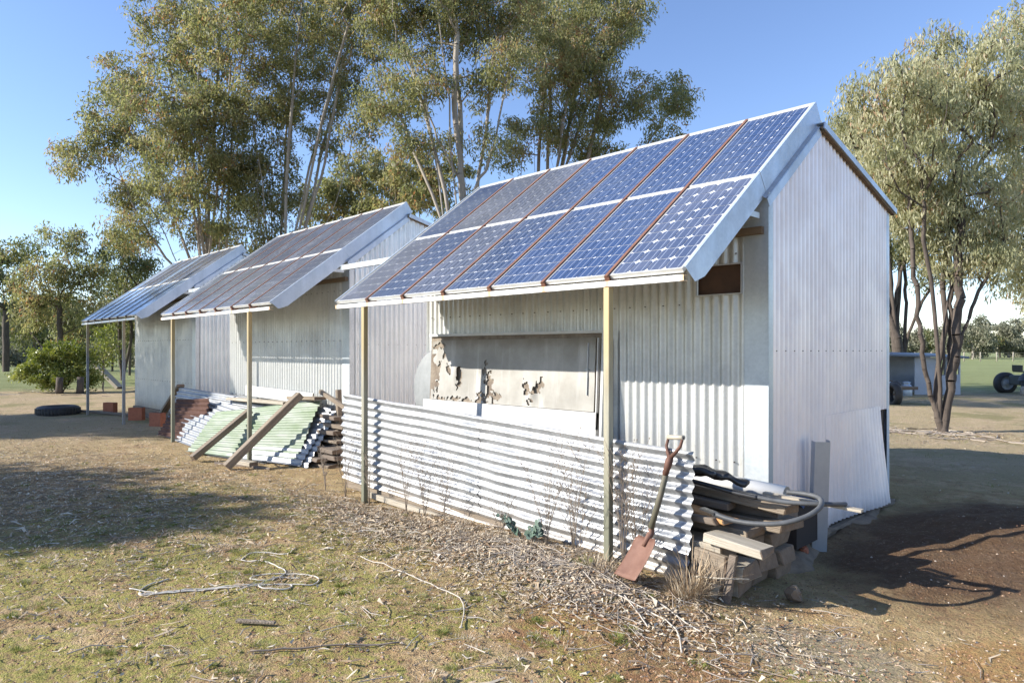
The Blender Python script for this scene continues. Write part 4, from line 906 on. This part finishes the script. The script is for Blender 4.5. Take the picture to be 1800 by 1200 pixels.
tree('gum_tree', 'partly bare gum with dark trunks behind the low shelter', (-6.45, 27.4, -.1), [[away((-3.5, 16.3, 1.9)), away((-4.0, 16.0, 3.5)), away((-4.2, 15.8, 6))], [away((-3.3, 16.5, 1.9)), away((-3.4, 16.9, 3.2)), away((-3.6, 17.1, 5.2))], [away((-3.2, 16.5, 1.8)), away((-2.7, 16.5, 3))]], LG, m_leaf, m_bark, 7, group=None, leaf=.17, lw=.05, r0=.26, npc=52, clr=.5, auto=6)
tree('gum_tree', 'tallest rust-tinged gum cut off by the right edge', (.55, 15.2, -.1), [[(.5, 15.0, 2), (.1, 14.5, 5), (-.3, 14.3, 7.6)], [(.6, 15.0, 2), (.7, 14.6, 5)]], [(x, y, z, R*1.1) for x, y, z, R in LH]+[(-.55, 14.1, 3.3, .55), (-.35, 14.4, 2.6, .4), (.1, 14.4, 3.3, .7), (-.9, 14.2, 4.3, .6)], m_leaf_r, m_bark, 8, group=None, leaf=.13, lw=.032, r0=.15, npc=40, clr=.34, droop=1.2, auto=4)
GL = 'young gums at the left edge of the yard'
tree('gum_sapling', 'leafy young gum with wavy dark trunk behind the round bush', (-31.9, 3.3, -.1), [[(-31.9, 3.3, 2), (-32.0, 3.3, 4.5)], [(-32.3, 2.9, 1.2), (-33.3, 2.2, 2.6)]], LI, m_leaf, m_bark, 9, group=GL, leaf=.20, lw=.06, r0=.11, npc=36, clr=.5)
tree('gum_tree', 'dark dense gum at the far left edge', (-53.3, 4.6, -.1), [[(-53.4, 4.6, 4)]], LJ, m_leaf_d, m_bark, 10, group=GL, leaf=.32, lw=.11, r0=.2, npc=36, clr=.8)
tree('gum_tree', 'leaning twin-trunk gum between the round bush and the grey posts', (-33.4, 6.1, -.1), [[(-33.5, 6.0, 2.4), (-33.2, 6.3, 5)], [(-33.1, 6.4, 2.4), (-33.4, 6.2, 4)]], LK, m_leaf_d, m_bark, 12, group=GL, leaf=.21, lw=.065, r0=.11, npc=36, clr=.5)
tree('sapling', 'pale green sapling seen between the two grey posts', (-25.0, 3.2, -.1), [[(-25, 3.2, 1.2)]], [(-25.0, 3.2, 1.6, .55), (-25.0, 3.3, 1.05, .45), (-24.8, 3.1, 2.1, .35)], m_leaf_y, m_barkg, 13, group=GL, leaf=.12, lw=.045, r0=.03, npc=26, clr=.3)
tree('bush', 'bright yellow-green bush growing round two dark stumps', (-25.1, 2.0, -.08), [[(-25.1, 2.0, .5)], [(-24.9, 2.3, .5)]], [(-25.1, 2.0, 1.2, .62), (-25.3, 1.4, .95, .55), (-24.8, 2.6, .85, .5), (-25.0, 2.0, .5, .6), (-25.5, .9, .55, .35), (-24.8, 2.4, 1.3, .35), (-25.2, 1.5, .4, .5), (-24.9, 2.8, .4, .4)], m_leaf_y, m_bark, 14, cat='bush', leaf=.11, lw=.05, r0=.04, npc=60, clr=.26, droop=.1)
for i, (x, y, h) in enumerate(((-24.3, 1.75, .50), (-24.1, 2.3, .50))):
    b = MB(); b.tube([(0, 0, -.1), (.02, 0, h*.5), (-.02, .02, h)], [.13, .10, .11], 9); b.obj('stump', m_bark, None, (x, y, -.05), label=('taller charred stump in the round bush', 'shorter charred stump at the right side of the round bush')[i], cat='stump')
# understorey trees beyond the left trees
q = random.Random(77)
for i, (px, v) in enumerate(((-.70, 48), (-.66, 40), (-.63, 44), (-.585, 46), (-.56, 38), (-.52, 43), (-.49, 30), (-.455, 34), (-.42, 28))):
    x = 2.138+v*(-.7083)+px*v*.7059; y = -3.564+v*.7059+px*v*.7083; h = q.uniform(3.0, 5.2)
    if i >= 6: h = q.uniform(3.8, 5.2)
    tree('gum_sapling', (f'thin young gum, {ORD[i]} from the left beyond the left yard' if i < 6 else f'young gum behind the farthest roof, {ORD[i-6]} from the left'), (x, y, -.1), [[(x+.2, y, h*.5), (x, y+.2, h*.8)]], [(x+q.uniform(-.7, .7), y+q.uniform(-.7, .7), h*f, .95*h/4) for f in (.45, .6, .75, .9, .7)], (m_leaf_d, m_leaf)[i % 2], m_bark, 100+i, group='young gums beyond the yard' if i < 6 else 'young gums behind the farthest roof', leaf=.26, lw=.085, r0=.07, npc=26, clr=.6)
# low shrubs fringe (left) and the far tree line
for i, (px, v, h) in enumerate(((-.735, 60, 2.0), (-.70, 62, 2.4), (-.655, 60, 1.6), (-.61, 58, 2.4), (-.57, 56, 2.0), (-.53, 55, 2.2))):
    x = 2.138+v*(-.7083)+px*v*.7059; y = -3.564+v*.7059+px*v*.7083
    tree('shrub', f'grey-green shrub, {ORD[i]} from the left across the left pasture', (x, y, -.1), [[(x, y, h*.5)]], [(x+q.uniform(-1.2, 1.2), y+q.uniform(-1.2, 1.2), h*f, .9) for f in (.3, .5, .6, .8)], m_leaf_f, m_barkg, 130+i, cat='shrub', group='shrubs across the left pasture', leaf=.34, lw=.15, r0=.05, npc=30, clr=.7)
for i in range(17):
    px = .50+i*.0188+q.uniform(-.008, .008); v = q.uniform(105, 145); h = q.uniform(4.4, 8.4)*(1.0 if i > 4 else .9)
    x = 2.138+v*(-.7083)+px*v*.7059; y = -3.564+v*.7059+px*v*.7083
    tree('far_tree', f'rounded tree, {ORD[i]} from the left in the line beyond the right pasture', (x, y, -.3), [[(x, y, h*.4)]], [(x+q.uniform(-2, 2), y+q.uniform(-2, 2), h*f, q.uniform(1.5, 2.1)) for f in (.25, .35, .5, .6, .75)], (m_leaf_f, m_leaf_d, m_leaf_f)[i % 3], m_barkp, 160+i, group='line of trees beyond the right pasture', leaf=.5, lw=.20, r0=.2, npc=42, clr=1.0)
for i in range(44):
    px = -.86+i*.0245+q.uniform(-.01, .01); v = q.uniform(85, 110); h = q.uniform(7, 11)
    if px > .22: break
    x = 2.138+v*(-.7083)+px*v*.7059; y = -3.564+v*.7059+px*v*.7083
    tree('far_tree', f'far belt tree, {ORD[i]} from the left, beyond the left pasture', (x, y, -.3), [[(x, y, h*.4)]], [(x+q.uniform(-2.4, 2.4), y+q.uniform(-2.4, 2.4), h*f, q.uniform(1.7, 2.4)) for f in (.2, .35, .5, .65, .8)], m_leaf_f, m_barkp, 200+i, group='distant belt beyond the left pasture', leaf=.65, lw=.3, r0=.2, npc=26, clr=1.2)
# trees standing left of the view whose shade falls across the yard
tree('gum_tree', 'dense gum standing out of view at left, shading the front yard', (-12.85, -12.70, -.1), [[(-12.65, -12.60, 2.5), (-12.55, -12.60, 5)]], [(-12.55, -12.60, 5.0, 1.7), (-11.45, -13.20, 5.0, 1.35), (-13.75, -11.90, 5.0, 1.5), (-12.75, -12.80, 6.2, 1.3), (-12.15, -11.80, 5.4, 1.2), (-13.45, -13.10, 4.5, 1.2), (-14.75, -11.50, 4.8, 1.2), (-14.05, -13.60, 5.5, 1.3)], m_leaf_d, m_bark, 31, leaf=.26, lw=.13, r0=.2, npc=90, clr=.55, group='gums beyond the left edge')
tree('gum_tree', 'looser gum standing out of view at left, dappling the farthest shed', (-20.4, -9.6, -.1), [[(-20.3, -9.5, 3), (-20.2, -9.4, 6)]], [(-20.0, -9.2, 6.2, 1.7), (-18.4, -9.6, 5.6, 1.3), (-21.6, -8.6, 5.8, 1.5), (-19.9, -9.9, 7.4, 1.4), (-17.6, -9.2, 6.8, 1.1), (-19.2, -8.2, 5.0, 1.1), (-21.2, -10.0, 4.8, 1.2), (-21.0, -8.8, 7.6, 1.5), (-19.2, -8.9, 7.8, 1.3), (-22.2, -9.2, 6.6, 1.4), (-18.6, -8.4, 6.6, 1.2)], m_leaf_d, m_bark, 32, leaf=.24, lw=.09, r0=.2, npc=60, clr=.6, group='gums beyond the left edge')

# ------------------------------------------------------------------ shelter, cans, machine at the far right
m_shel = M('shelter_cladding', (.50, .53, .58), .6, .1, var=(.40, .43, .48), vscale=2)
t = empty('shelter', (-4.9, 20.1, -.06), R_(45), label='low open-fronted grey shelter with a dark roof edge behind the forked gum', cat='shelter')
b = MB(); b.box(-2.6, 2.45, 1.55, 1.6, 0, 1.28); b.obj('back_wall', m_shel, t)
b = MB(); b.box(1.0, 1.75, .0, .04, 0, 1.18); b.box(1.75, 2.45, 0, .04, 0, .62); b.box(2.41, 2.45, .04, 1.55, 0, .62); b.box(2.0, 2.07, 0, .04, .62, 1.18); b.box(2.25, 2.3, 0, .04, .62, 1.18); b.box(2.41, 2.45, 0, .06, .62, 1.18); b.box(2.41, 2.45, .7, .8, .62, 1.18); b.box(1.75, 2.45, 0, .04, 1.10, 1.2); b.box(2.0, 2.45, .005, .035, .60, .64); b.obj('front_wall', m_shel, t)
b = MB(); b.hexa([(-2.7, -.35, 1.32), (2.6, -.2, 1.16), (2.6, 1.7, 1.26), (-2.7, 1.7, 1.38), (-2.7, -.35, 1.38), (2.6, -.2, 1.21), (2.6, 1.7, 1.31), (-2.7, 1.7, 1.44)]); b.obj('roof', M('shelter_roof', (.16, .20, .26), .5), t)
b = MB(); b.bar((-.4, -.25, 0), (-.25, -.2, 1.33), .05, .05); b.obj('prop', m_woodd, t); b = MB(); b.bar((-1.35, -.25, 0), (-1.15, -.2, 1.33), .05, .05); b.obj('prop', m_woodd, t)
bt = empty('bench_table', (-4.7, 19.7, -.06), R_(45), label='dark table under the open shelter', cat='table')
b = MB(); b.box(-1.0, .1, -.2, .3, .42, .48); b.obj('table_top', m_purlin, bt)
for x in (-.9, .0):
    for y in (-.15, .25): b = MB(); b.box(x-.03, x+.03, y-.03, y+.03, 0, .42); b.obj('leg', m_purlin, bt)
m_can = M('milk_can_tin', (.50, .56, .62), .4, .5)
for i, (x, y, la) in enumerate(((-4.97, 19.2, 'leftmost milk can, half hidden behind the dark wheel'), (-4.57, 19.55, 'middle milk can in front of the shelter table'), (-4.20, 19.95, 'rightmost milk can beside the shelter prop'))):
    t = empty('milk_can', (x, y, -.08), 0, label=la, cat='milk can', group='milk cans by the shelter')
    b = MB(); b.lathe([(0, 0), (.15, 0), (.16, .02), (.16, .30), (.13, .36), (.10, .38), (.10, .42)], n=16); b.obj('can_body', m_can, t)
    b = MB(); b.lathe([(.0, .47), (.05, .47), (.12, .45), (.125, .41), (.10, .41)], n=16); b.obj('lid', m_can, t)
def wheel(c, r, wd, rz, parent, name='wheel'):
    t = empty(name, c, rz); t.parent = parent
    b = MB(); b.lathe([(r*.62, -wd*.5), (r*.9, -wd*.5), (r, -wd*.3), (r, wd*.3), (r*.9, wd*.5), (r*.62, wd*.5), (r*.58, 0), (r*.62, -wd*.5)], axis='Y', n=28); b.obj('tyre', m_rub, t)
    b = MB(); b.lathe([(r*.60, -wd*.35), (r*.5, -wd*.2), (r*.28, -wd*.3), (r*.12, -wd*.45), (0, -wd*.45)], axis='Y', n=24); b.obj('rim', M('pale_rim', (.40, .42, .42), .5, .2), t)
tr = empty('cart', (-3.65, 16.9, -.08), R_(60), label='dark two-wheeled cart half hidden behind the near gable', cat='cart')
wheel((0, 0, .30), .30, .16, R_(70), tr); wheel((-.9, -.9, .30), .30, .16, R_(70), tr)
b = MB(); b.box(-1.3, .0, -.75, .0, .40, .48); b.bar((-.9, -.9, .3), (0, 0, .3), .06, .06); b.obj('frame', m_woodd, tr)
tk = empty('tractor', (-1.35, 23.75, -.08), R_(45), label='old dark tractor with a big pale-rimmed tyre, cut off by the right edge', cat='tractor')
wheel((-.45, -.25, .34), .36, .24, 0, tk); wheel((1.5, -.25, .28), .28, .2, 0, tk); wheel((-.45, 1.0, .34), .36, .24, 0, tk)
b = MB(); P = []
b.lathe([(.02, 0), (.40, 0), (.42, .02), (.42, .28), (.40, .30), (.02, .30)], axis='Y', n=24); b.v = [(x-.45, y-.38, z+.36) for x, y, z in b.v]; b.f, b.m, b.sm = zip(*[(f, m_, s_) for f, m_, s_ in zip(b.f, b.m, b.sm) if all(b.v[i][2] > .45 for i in f)]); b.f = list(b.f)
b.m = list(b.m); b.sm = list(b.sm); b.obj('mudguard', m_black, tk)
b = MB(); b.box(-.6, 1.9, .15, .65, .30, .62); b.box(.6, 1.9, .12, .68, .62, .85); b.obj('body', M('dark_green_body', (.05, .06, .06), .5), tk, bevel=.03)
b = MB(); b.box(-.5, -.1, .2, .6, .72, .76); b.box(-.52, -.46, .2, .6, .76, .95); b.obj('seat', m_black, tk); b = MB(); b.lathe([(.15, 0), (.17, .02), (.15, .04), (.13, .02), (.15, 0)], n=20); b.obj('steering_wheel', m_black, tk, (.3, .4, .95), (0, -.5, 0))
b = MB(); b.lathe([(0, 0), (.16, 0), (.18, .08), (.17, .22), (.13, .30), (0, .31)], n=12); b.obj('bucket', m_woodp, None, (-1.62, 22.9, -.08), label='tan sack slumped in front of the tractor wheel', cat='sack')
hn = MB(); hn.tube([(-.13, 0, .20), (-.06, 0, .13), (.02, 0, .12), (.09, 0, .16), (.12, 0, .25), (.16, 0, .245)], [.02, .06, .075, .055, .03, .006], 8); hn.tube([(.0, .02, .0), (0, .02, .1)], .008, 5); hn.tube([(.0, -.02, .0), (0, -.02, .1)], .008, 5)
hn.obj('hen', m_white, None, (-1.42, 22.9, -.08), (0, 0, R_(40)), label='small white hen pecking beside the sack', cat='hen')
fp = empty('paddock_fence', (-10, 60, -.1), 0, label='thin post and wire fence crossing the far pasture', cat='fence')
pts = []
for k in range(16):
    v = 78+k*.6; px = .47+k*.024; x = 2.138+v*(-.7083)+px*v*.7059; y = -3.564+v*.7059+px*v*.7083; pts.append((x, y))
    b = MB(); b.tube([(x+10, y-60, 0), (x+10, y-60, 1.2)], .07, 6); b.obj('fence_post', m_woodp, fp)
b = MB()
for h in (.5, .8, 1.1): b.tube([(x+10, y-60, h) for x, y in pts], .012, 3)
b.obj('wire', m_woodp, fp)

# ------------------------------------------------------------------ weeds, seedling, tufts, litter
def weed(x, y, h, seed, label, spread=.2, n=5):
    q = random.Random(seed); z = g1(x, y); b = MB()
    for s in range(n):
        a = q.uniform(0, 6.28); sp = q.uniform(.05, spread); P = [(0, 0, -.02)]
        for k in range(1, 6): t = k/5; P.append((math.cos(a)*sp*t**1.3+q.uniform(-.006, .006), math.sin(a)*sp*t**1.3*.6+q.uniform(-.006, .006), h*t*q.uniform(.92, 1.0)*(1-.12*s/n)))
        b.tube(P, [.0028, .0025, .0022, .0018, .0014, .001], 4)
        for k in range(2, 6):
            for _ in range(3):
                c = Vector(P[k]); a2 = q.uniform(0, 6.28); l = q.uniform(.04, .12)*h/.5; e = c+Vector((math.cos(a2)*l*.6, math.sin(a2)*l*.6, l*q.uniform(.4, 1)))
                b.tube([c, (c+e)/2+Vector((0, 0, -.004)), e], [.0014, .0011, .0008], 3)
                if q.random() < .6: b.tube([e, e+Vector((0, 0, .008)), e+Vector((0, 0, .014))], [.001, .0045, .001], 4)
    b.v = b.v
    me = b.mesh('dry_weed', m_weed)
    at = me.attributes.new('tint', 'FLOAT', 'POINT'); at.data.foreach_set('value', [q.uniform(0, .6)]*len(me.vertices))
    link('dry_weed', me, None, (x, y, z), label=label, cat='weed', group='dry weeds along the fence')
wl = [(-4.15, .02, .42, 'branching dry weed in front of the plank heap'), (-3.75, -.0, .62, 'tall dry weed against the far end of the fence'), (-3.3, -.02, .5, 'thin dry weed just right of the far post'), (-2.75, .0, .60, 'wispy dry weed at the left third of the fence'), (-2.45, -.03, .62, 'seeded dry weed near the middle of the fence'), (-2.2, -.02, .45, 'low dry weed left of the round-leaved seedling'), (-1.05, -.05, .55, 'dense dry weed between the seedling and the near post'), (-.85, -.0, .72, 'tall dry weed just left of the near post'), (-.72, -.10, .45, 'bent dry weed at the foot of the near post'), (-.45, .02, .75, 'tall dry weed just right of the near post'), (-.33, .0, .66, 'tangled dry weed between the near post and the shovel'), (-1.4, -.15, .30, 'short dry weed beside the round-leaved seedling')]
for i, (x, y, h, la) in enumerate(wl): weed(x, y, h, 40+i, la, n=9 if i in (6, 7, 9, 10) else 6)
# straw-coloured grass clump at the sleeper stack
def blades(name, spots, q, lm, **k):
    """spots: (x,y,radius,n,len,lean)"""
    V = []; T = []
    for (x, y, r, n, L, lean_) in spots:
        a = q.uniform(0, 6.28, n); rr_ = r*np.sqrt(q.random(n)); bx = x+np.cos(a)*rr_; by = y+np.sin(a)*rr_; bz = gz(bx, by)-.004
        a2 = a+q.normal(0, .7, n); l = L*q.uniform(.5, 1.2, n); le = lean_*q.uniform(.3, 1.3, n)
        dx = np.cos(a2)*l*le; dy = np.sin(a2)*l*le; dz = l*np.maximum(.15, 1-.5*le); wx = -np.sin(a2)*.0011*(1+L*5); wy = np.cos(a2)*.0011*(1+L*5)
        r_ = [np.stack([bx+k*wx, by+k*wy, bz], 1) for k in (-1, 1)]+[np.stack([bx+dx*.42+k*wx*.8, by+dy*.42+k*wy*.8, bz+dz*.66], 1) for k in (-1, 1)]+[np.stack([bx+dx+k*wx*.15, by+dy+k*wy*.15, bz+dz], 1) for k in (-1, 1)]
        V.append(np.stack(r_, 1).reshape(-1, 3)); T.append(np.repeat(np.clip(q.normal(q.uniform(.25, .75), .2, n), 0, 1), 6))
    V = np.concatenate(V); o_ = (np.arange(len(V)//6)*6)[:, None]; F = np.concatenate([o_+np.array([[0, 1, 3, 2]]), o_+np.array([[2, 3, 5, 4]])])
    return link(name, mesh_np(name, V, F, lm, False, attr=np.concatenate(T)), None, **k)
q2 = np.random.default_rng(5)
blades('grass_clump', [(.02, -.02, .10, 420, .17, .9), (.06, .0, .06, 110, .33, .7), (-.5, -.14, .08, 60, .16, .9)], q2, m_straw, label='straw-coloured grass clump between the shovel and the sleepers', cat='grass')
blades('green_herb', [(-.62, -.17, .05, 90, .07, .9)], q2, m_tuft, label='small bright green herb at the foot of the near post', cat='plant')
# round-leaved eucalypt seedling
sd = empty('seedling', (-1.25, -.08, g1(-1.25, -.08)), 0, label='small blue-green round-leaved gum seedling against the fence', cat='plant')
q = random.Random(9); b = MB(); lf = MB()
for s in range(9):
    a = q.uniform(2.2, 4.2) if s % 2 else q.uniform(-.6, .9); L = q.uniform(.18, .34); e = Vector((math.cos(a)*L*.9, -abs(math.sin(a))*L*.25, L*q.uniform(.45, .8)))
    P = [Vector((0, 0, -.01)), e*.4+Vector((0, 0, .03)), e*.75+Vector((0, 0, .02)), e]; b.tube(P, [.004, .003, .002, .0012], 5)
    for k in range(9):
        t = .3+.7*k/8; c = e*t+Vector((q.uniform(-.015, .015), q.uniform(-.015, .015), .02*(1-t)+q.uniform(-.012, .012))); n_ = Vector((q.uniform(-1, 1), q.uniform(-1.4, .2), q.uniform(-.2, 1))).normalized(); r_ = n_.orthogonal().normalized(); u_ = n_.cross(r_); rad = q.uniform(.017, .030)
        lf.poly([c+(r_*math.cos(2*math.pi*j/8)*.8+u_*math.sin(2*math.pi*j/8))*rad for j in range(8)])
b.obj('stem', m_twig, sd)
lf.obj('foliage', M('blue_green_leaf', (.08, .13, .09), .4, var=(.17, .22, .18), vscale=20), sd)
# litter: curled strips and leaves
def scatter(n, rx, ry, cx, cy, q):
    x = cx+q.normal(0, rx, n); y = cy+q.normal(0, ry, n); return x, y
def strips(name, xy, q, L, Wd, mat, tl=(0, 1), lift=.012, **k):
    x, y = xy; keep = ~((y > .6) & (y < 4.0) & (x < 2.6)) & ~((x > -16) & (x < 0.02) & (np.abs(y-.12) < .05)); x, y = x[keep], y[keep]
    n = len(x); a = q.uniform(0, 6.28, n); l = L*q.uniform(.35, 1.3, n)**1.3; w_ = Wd*q.uniform(.5, 1.4, n)
    ca, sa = np.cos(a), np.sin(a); cur = q.uniform(-.35, .35, n)*l; rows = []
    for t, ww in ((-.5, .35), (0, 1.), (.5, .15)):
        px = x+ca*l*t-sa*cur*(t*t*4); py = y+sa*l*t+ca*cur*(t*t*4); pz = gz(px, py)+.003+lift*q.random(n)*(1 if t else 1.5)
        tilt = q.uniform(-.6, .6, n)*w_*ww*.5
        rows.append((np.stack([px-sa*w_*ww/2, py+ca*w_*ww/2, pz+tilt], 1), np.stack([px+sa*w_*ww/2, py-ca*w_*ww/2, pz-tilt+.002], 1)))
    V = np.stack([rows[0][0], rows[0][1], rows[1][0], rows[1][1], rows[2][0], rows[2][1]], 1).reshape(-1, 3); o = (np.arange(n)*6)[:, None]
    F = np.concatenate([o+np.array([[0, 1, 3, 2]]), o+np.array([[2, 3, 5, 4]])]); T = np.repeat(np.clip(q.uniform(tl[0], tl[1], n), 0, 1), 6)
    return link(name, mesh_np(name, V, F, mat, False, attr=T), None, **k)
def cat2(*a): return np.concatenate([i[0] for i in a]), np.concatenate([i[1] for i in a])
strips('leaf_litter', cat2(scatter(6000, 1.3, .28, -2.0, -.35, q2), scatter(2200, .6, .25, -.7, -.45, q2), scatter(4500, 3.2, 1.5, -2.6, -1.6, q2), scatter(6000, 2.2, .8, -6.2, -2.0, q2), scatter(5000, 5, 2, -9, .2, q2), scatter(350, 1.0, .8, 1.0, -.6, q2), scatter(5000, 3, 6, 0.5, 8, q2)), q2, .040, .0095, m_straw, (.2, 1), label='dead gum leaves and bark scraps strewn over the ground', cat='leaf litter', kind='stuff')
strips('bark_scraps', cat2(scatter(350, 1.1, .25, -2.0, -.35, q2), scatter(220, 2.6, 1.2, -2.2, -1.7, q2), scatter(260, 2.2, .7, -6, -2.2, q2), scatter(260, 1.0, .6, -1.0, 10.0, q2)), q2, .11, .016, m_straw, (.0, .9), lift=.02, label='curled strips of shed bark among the litter', cat='bark', kind='stuff')
def pebbles(name, xy, q, r, **k):
    x, y = xy; keep = ~((y > .98) & (y < 3.7) & (x < .1)); x, y = x[keep], y[keep]; n = len(x); z = gz(x, y); rr_ = r*q.uniform(.35, 1.5, n)**1.5
    base = np.array([[1, 0, 0], [0, 1, 0], [-1, 0, 0], [0, -1, 0], [0, 0, .7]])
    V = base[None]*rr_[:, None, None]*q.uniform(.6, 1.3, (n, 5, 3)); a = q.uniform(0, 6.28, n); c, s_ = np.cos(a)[:, None], np.sin(a)[:, None]
    V = np.stack([V[..., 0]*c-V[..., 1]*s_, V[..., 0]*s_+V[..., 1]*c, V[..., 2]], -1)+np.stack([x, y, z], 1)[:, None, :]
    F = (np.arange(n)*5)[:, None, None]+np.array([[0, 1, 4], [1, 2, 4], [2, 3, 4], [3, 0, 4]])[None]
    link(name, mesh_np(name, V.reshape(-1, 3), F.reshape(-1, 3), m_peb, False, attr=np.repeat(q.uniform(0, 1, n)**1.4, 5)), None, **k)
pebbles('gravel', cat2(scatter(16000, 2.4, 1.3, -1.4, -1.5, q2), scatter(5000, .9, .7, .9, -.5, q2), scatter(9000, 5, 1.8, -7, -.8, q2), scatter(800, .7, .9, 1.3, 2.3, q2)), q2, .0058, label='fine gravel and ironstone grit on the bare ground', cat='gravel', kind='stuff')
# twigs
def twigs(name, xy, q, L, r, **k):
    x, y = xy; n = len(x); a = q.uniform(0, 3.14, n); l = L*q.uniform(.3, 1.3, n); A = np.stack([x-np.cos(a)*l/2, y-np.sin(a)*l/2, np.zeros(n)], 1); B = np.stack([x+np.cos(a)*l/2, y+np.sin(a)*l/2, np.zeros(n)], 1); Mi = (A+B)/2+np.stack([-np.sin(a), np.cos(a), np.zeros(n)], 1)*(q.uniform(-.12, .12, n)*l)[:, None]
    for P in (A, Mi, B): P[:, 2] = gz(P[:, 0], P[:, 1])+.004+.015*q.random(n)
    rr_ = r*q.uniform(.4, 1.5, n); v1, f1 = tube_np(A, Mi, rr_, rr_*.9, 4); v2, f2 = tube_np(Mi, B, rr_*.9, rr_*.5, 4)
    link(name, mesh_np(name, np.concatenate([v1, v2]), np.concatenate([f1, f2+len(v1)]), m_twig, True, attr=np.tile(np.repeat(q.random(n), 8), 2)), None, **k)
twigs('twig_litter', cat2(scatter(500, 1.3, .25, -1.9, -.35, q2), scatter(450, 2.6, 1.2, -2.2, -1.6, q2), scatter(160, .8, .5, .6, -.5, q2), scatter(200, 2, .8, -6, -2, q2)), q2, .16, .0024, label='thin dead twigs scattered over the yard', cat='twigs', kind='stuff')
twigs('twig_litter', cat2(scatter(160, .42, .10, -.85, -.24, q2), scatter(40, .4, .15, -.3, -.35, q2)), q2, .5, .0024, label='matted dry stalks lying at the foot of the near post', cat='twigs', kind='stuff')
twigs('twig_litter', cat2(scatter(90, .7, .35, -1.3, 9.9, q2), scatter(50, 2.5, 1.5, -26, 2.5, q2)), q2, .6, .009, label='pale fallen sticks heaped round the base of the forked gum', cat='twigs', kind='stuff')
# long single stalks in the foreground
for i, (P, la, r) in enumerate((([(-.30, -.38), (.05, -.42), (.25, -.50), (.42, -.72)], 'long pale stalk curving from the shovel towards the sandy patch', .0045), ([(-.25, -.30), (.0, -.48), (.15, -.60)], 'shorter pale stalk in front of the grass clump', .004), ([(-.15, -.22), (.2, -.36), (.36, -.44)], 'pale stalk just in front of the stake', .004), ([(-.98, -2.18), (-.8, -1.9), (-.58, -1.62)], 'thin dark stick lying at the bottom centre', .005), ([(-1.9, -1.0), (-1.3, -1.0), (-.8, -1.05), (-.5, -1.3)], 'long curved stalk crossing the open dirt', .0035))):
    b = MB(); b.tube([(x, y, g1(x, y)+.012) for x, y, z in smooth_path([(a, c, 0) for a, c in P], 6)], r, 5); me = b.mesh('stalk', m_twig); at = me.attributes.new('tint', 'FLOAT', 'POINT'); at.data.foreach_set('value', [.95 if i != 3 else .1]*len(me.vertices)); link('stalk', me, None, label=la, cat='stalk', group='dry stalks on the ground')
b = MB(); b.tube([(.05, .02, .03), (.22, .05, .05), (.36, .09, .07)], .005, 5); b.obj('stalk', m_woodp, None, label='pale straight stalk poking across the stake', cat='stalk', group='dry stalks on the ground')
b = MB(); b.bar((-1.37, -2.08, g1(-1.3, -2.05)+.018), (-1.20, -1.95, g1(-1.2, -1.95)+.02), .03, .018, taper=.8); b.obj('bark_chunk', m_wood, None, label='grey chunk of bark on the moss in the foreground', cat='bark', bevel=.004)
# green tufts
spots = []
for i in range(480):
    x, y = float(q2.normal(-2.2, 2.2)), float(q2.normal(-1.6, .9))
    if y > -.1 or (x-2.1)**2+(y+3.6)**2 < 1.0: continue
    spots.append((x, y, float(q2.uniform(.015, .055)), int(q2.uniform(40, 150)), float(q2.uniform(.014, .042)), 1.1))
for i in range(40): spots.append((float(q2.normal(1.3, .35)), float(q2.normal(-.6, .3)), .04, 60, .018, 1.2))
for i in range(500):
    spots.append((float(q2.uniform(-28, 3)), float(q2.uniform(4.5, 24)), .25, 30, .06, 1.0))
blades('grass_tufts', spots, q2, m_tuft, label='low green grass tufts dotted over the dirt', cat='grass', kind='stuff')
blades('dry_grass', [(float(q2.normal(-2.2, 2.0)), float(q2.normal(-1.3, .9)), .06, 45, .035, 1.4) for i in range(420)]+[(float(q2.normal(-2.2, 1.0)), float(q2.normal(-.15, .1)), .09, 80, .06, 1.2) for i in range(40)], q2, m_straw, label='grey withered grass in thin mats', cat='grass', kind='stuff')
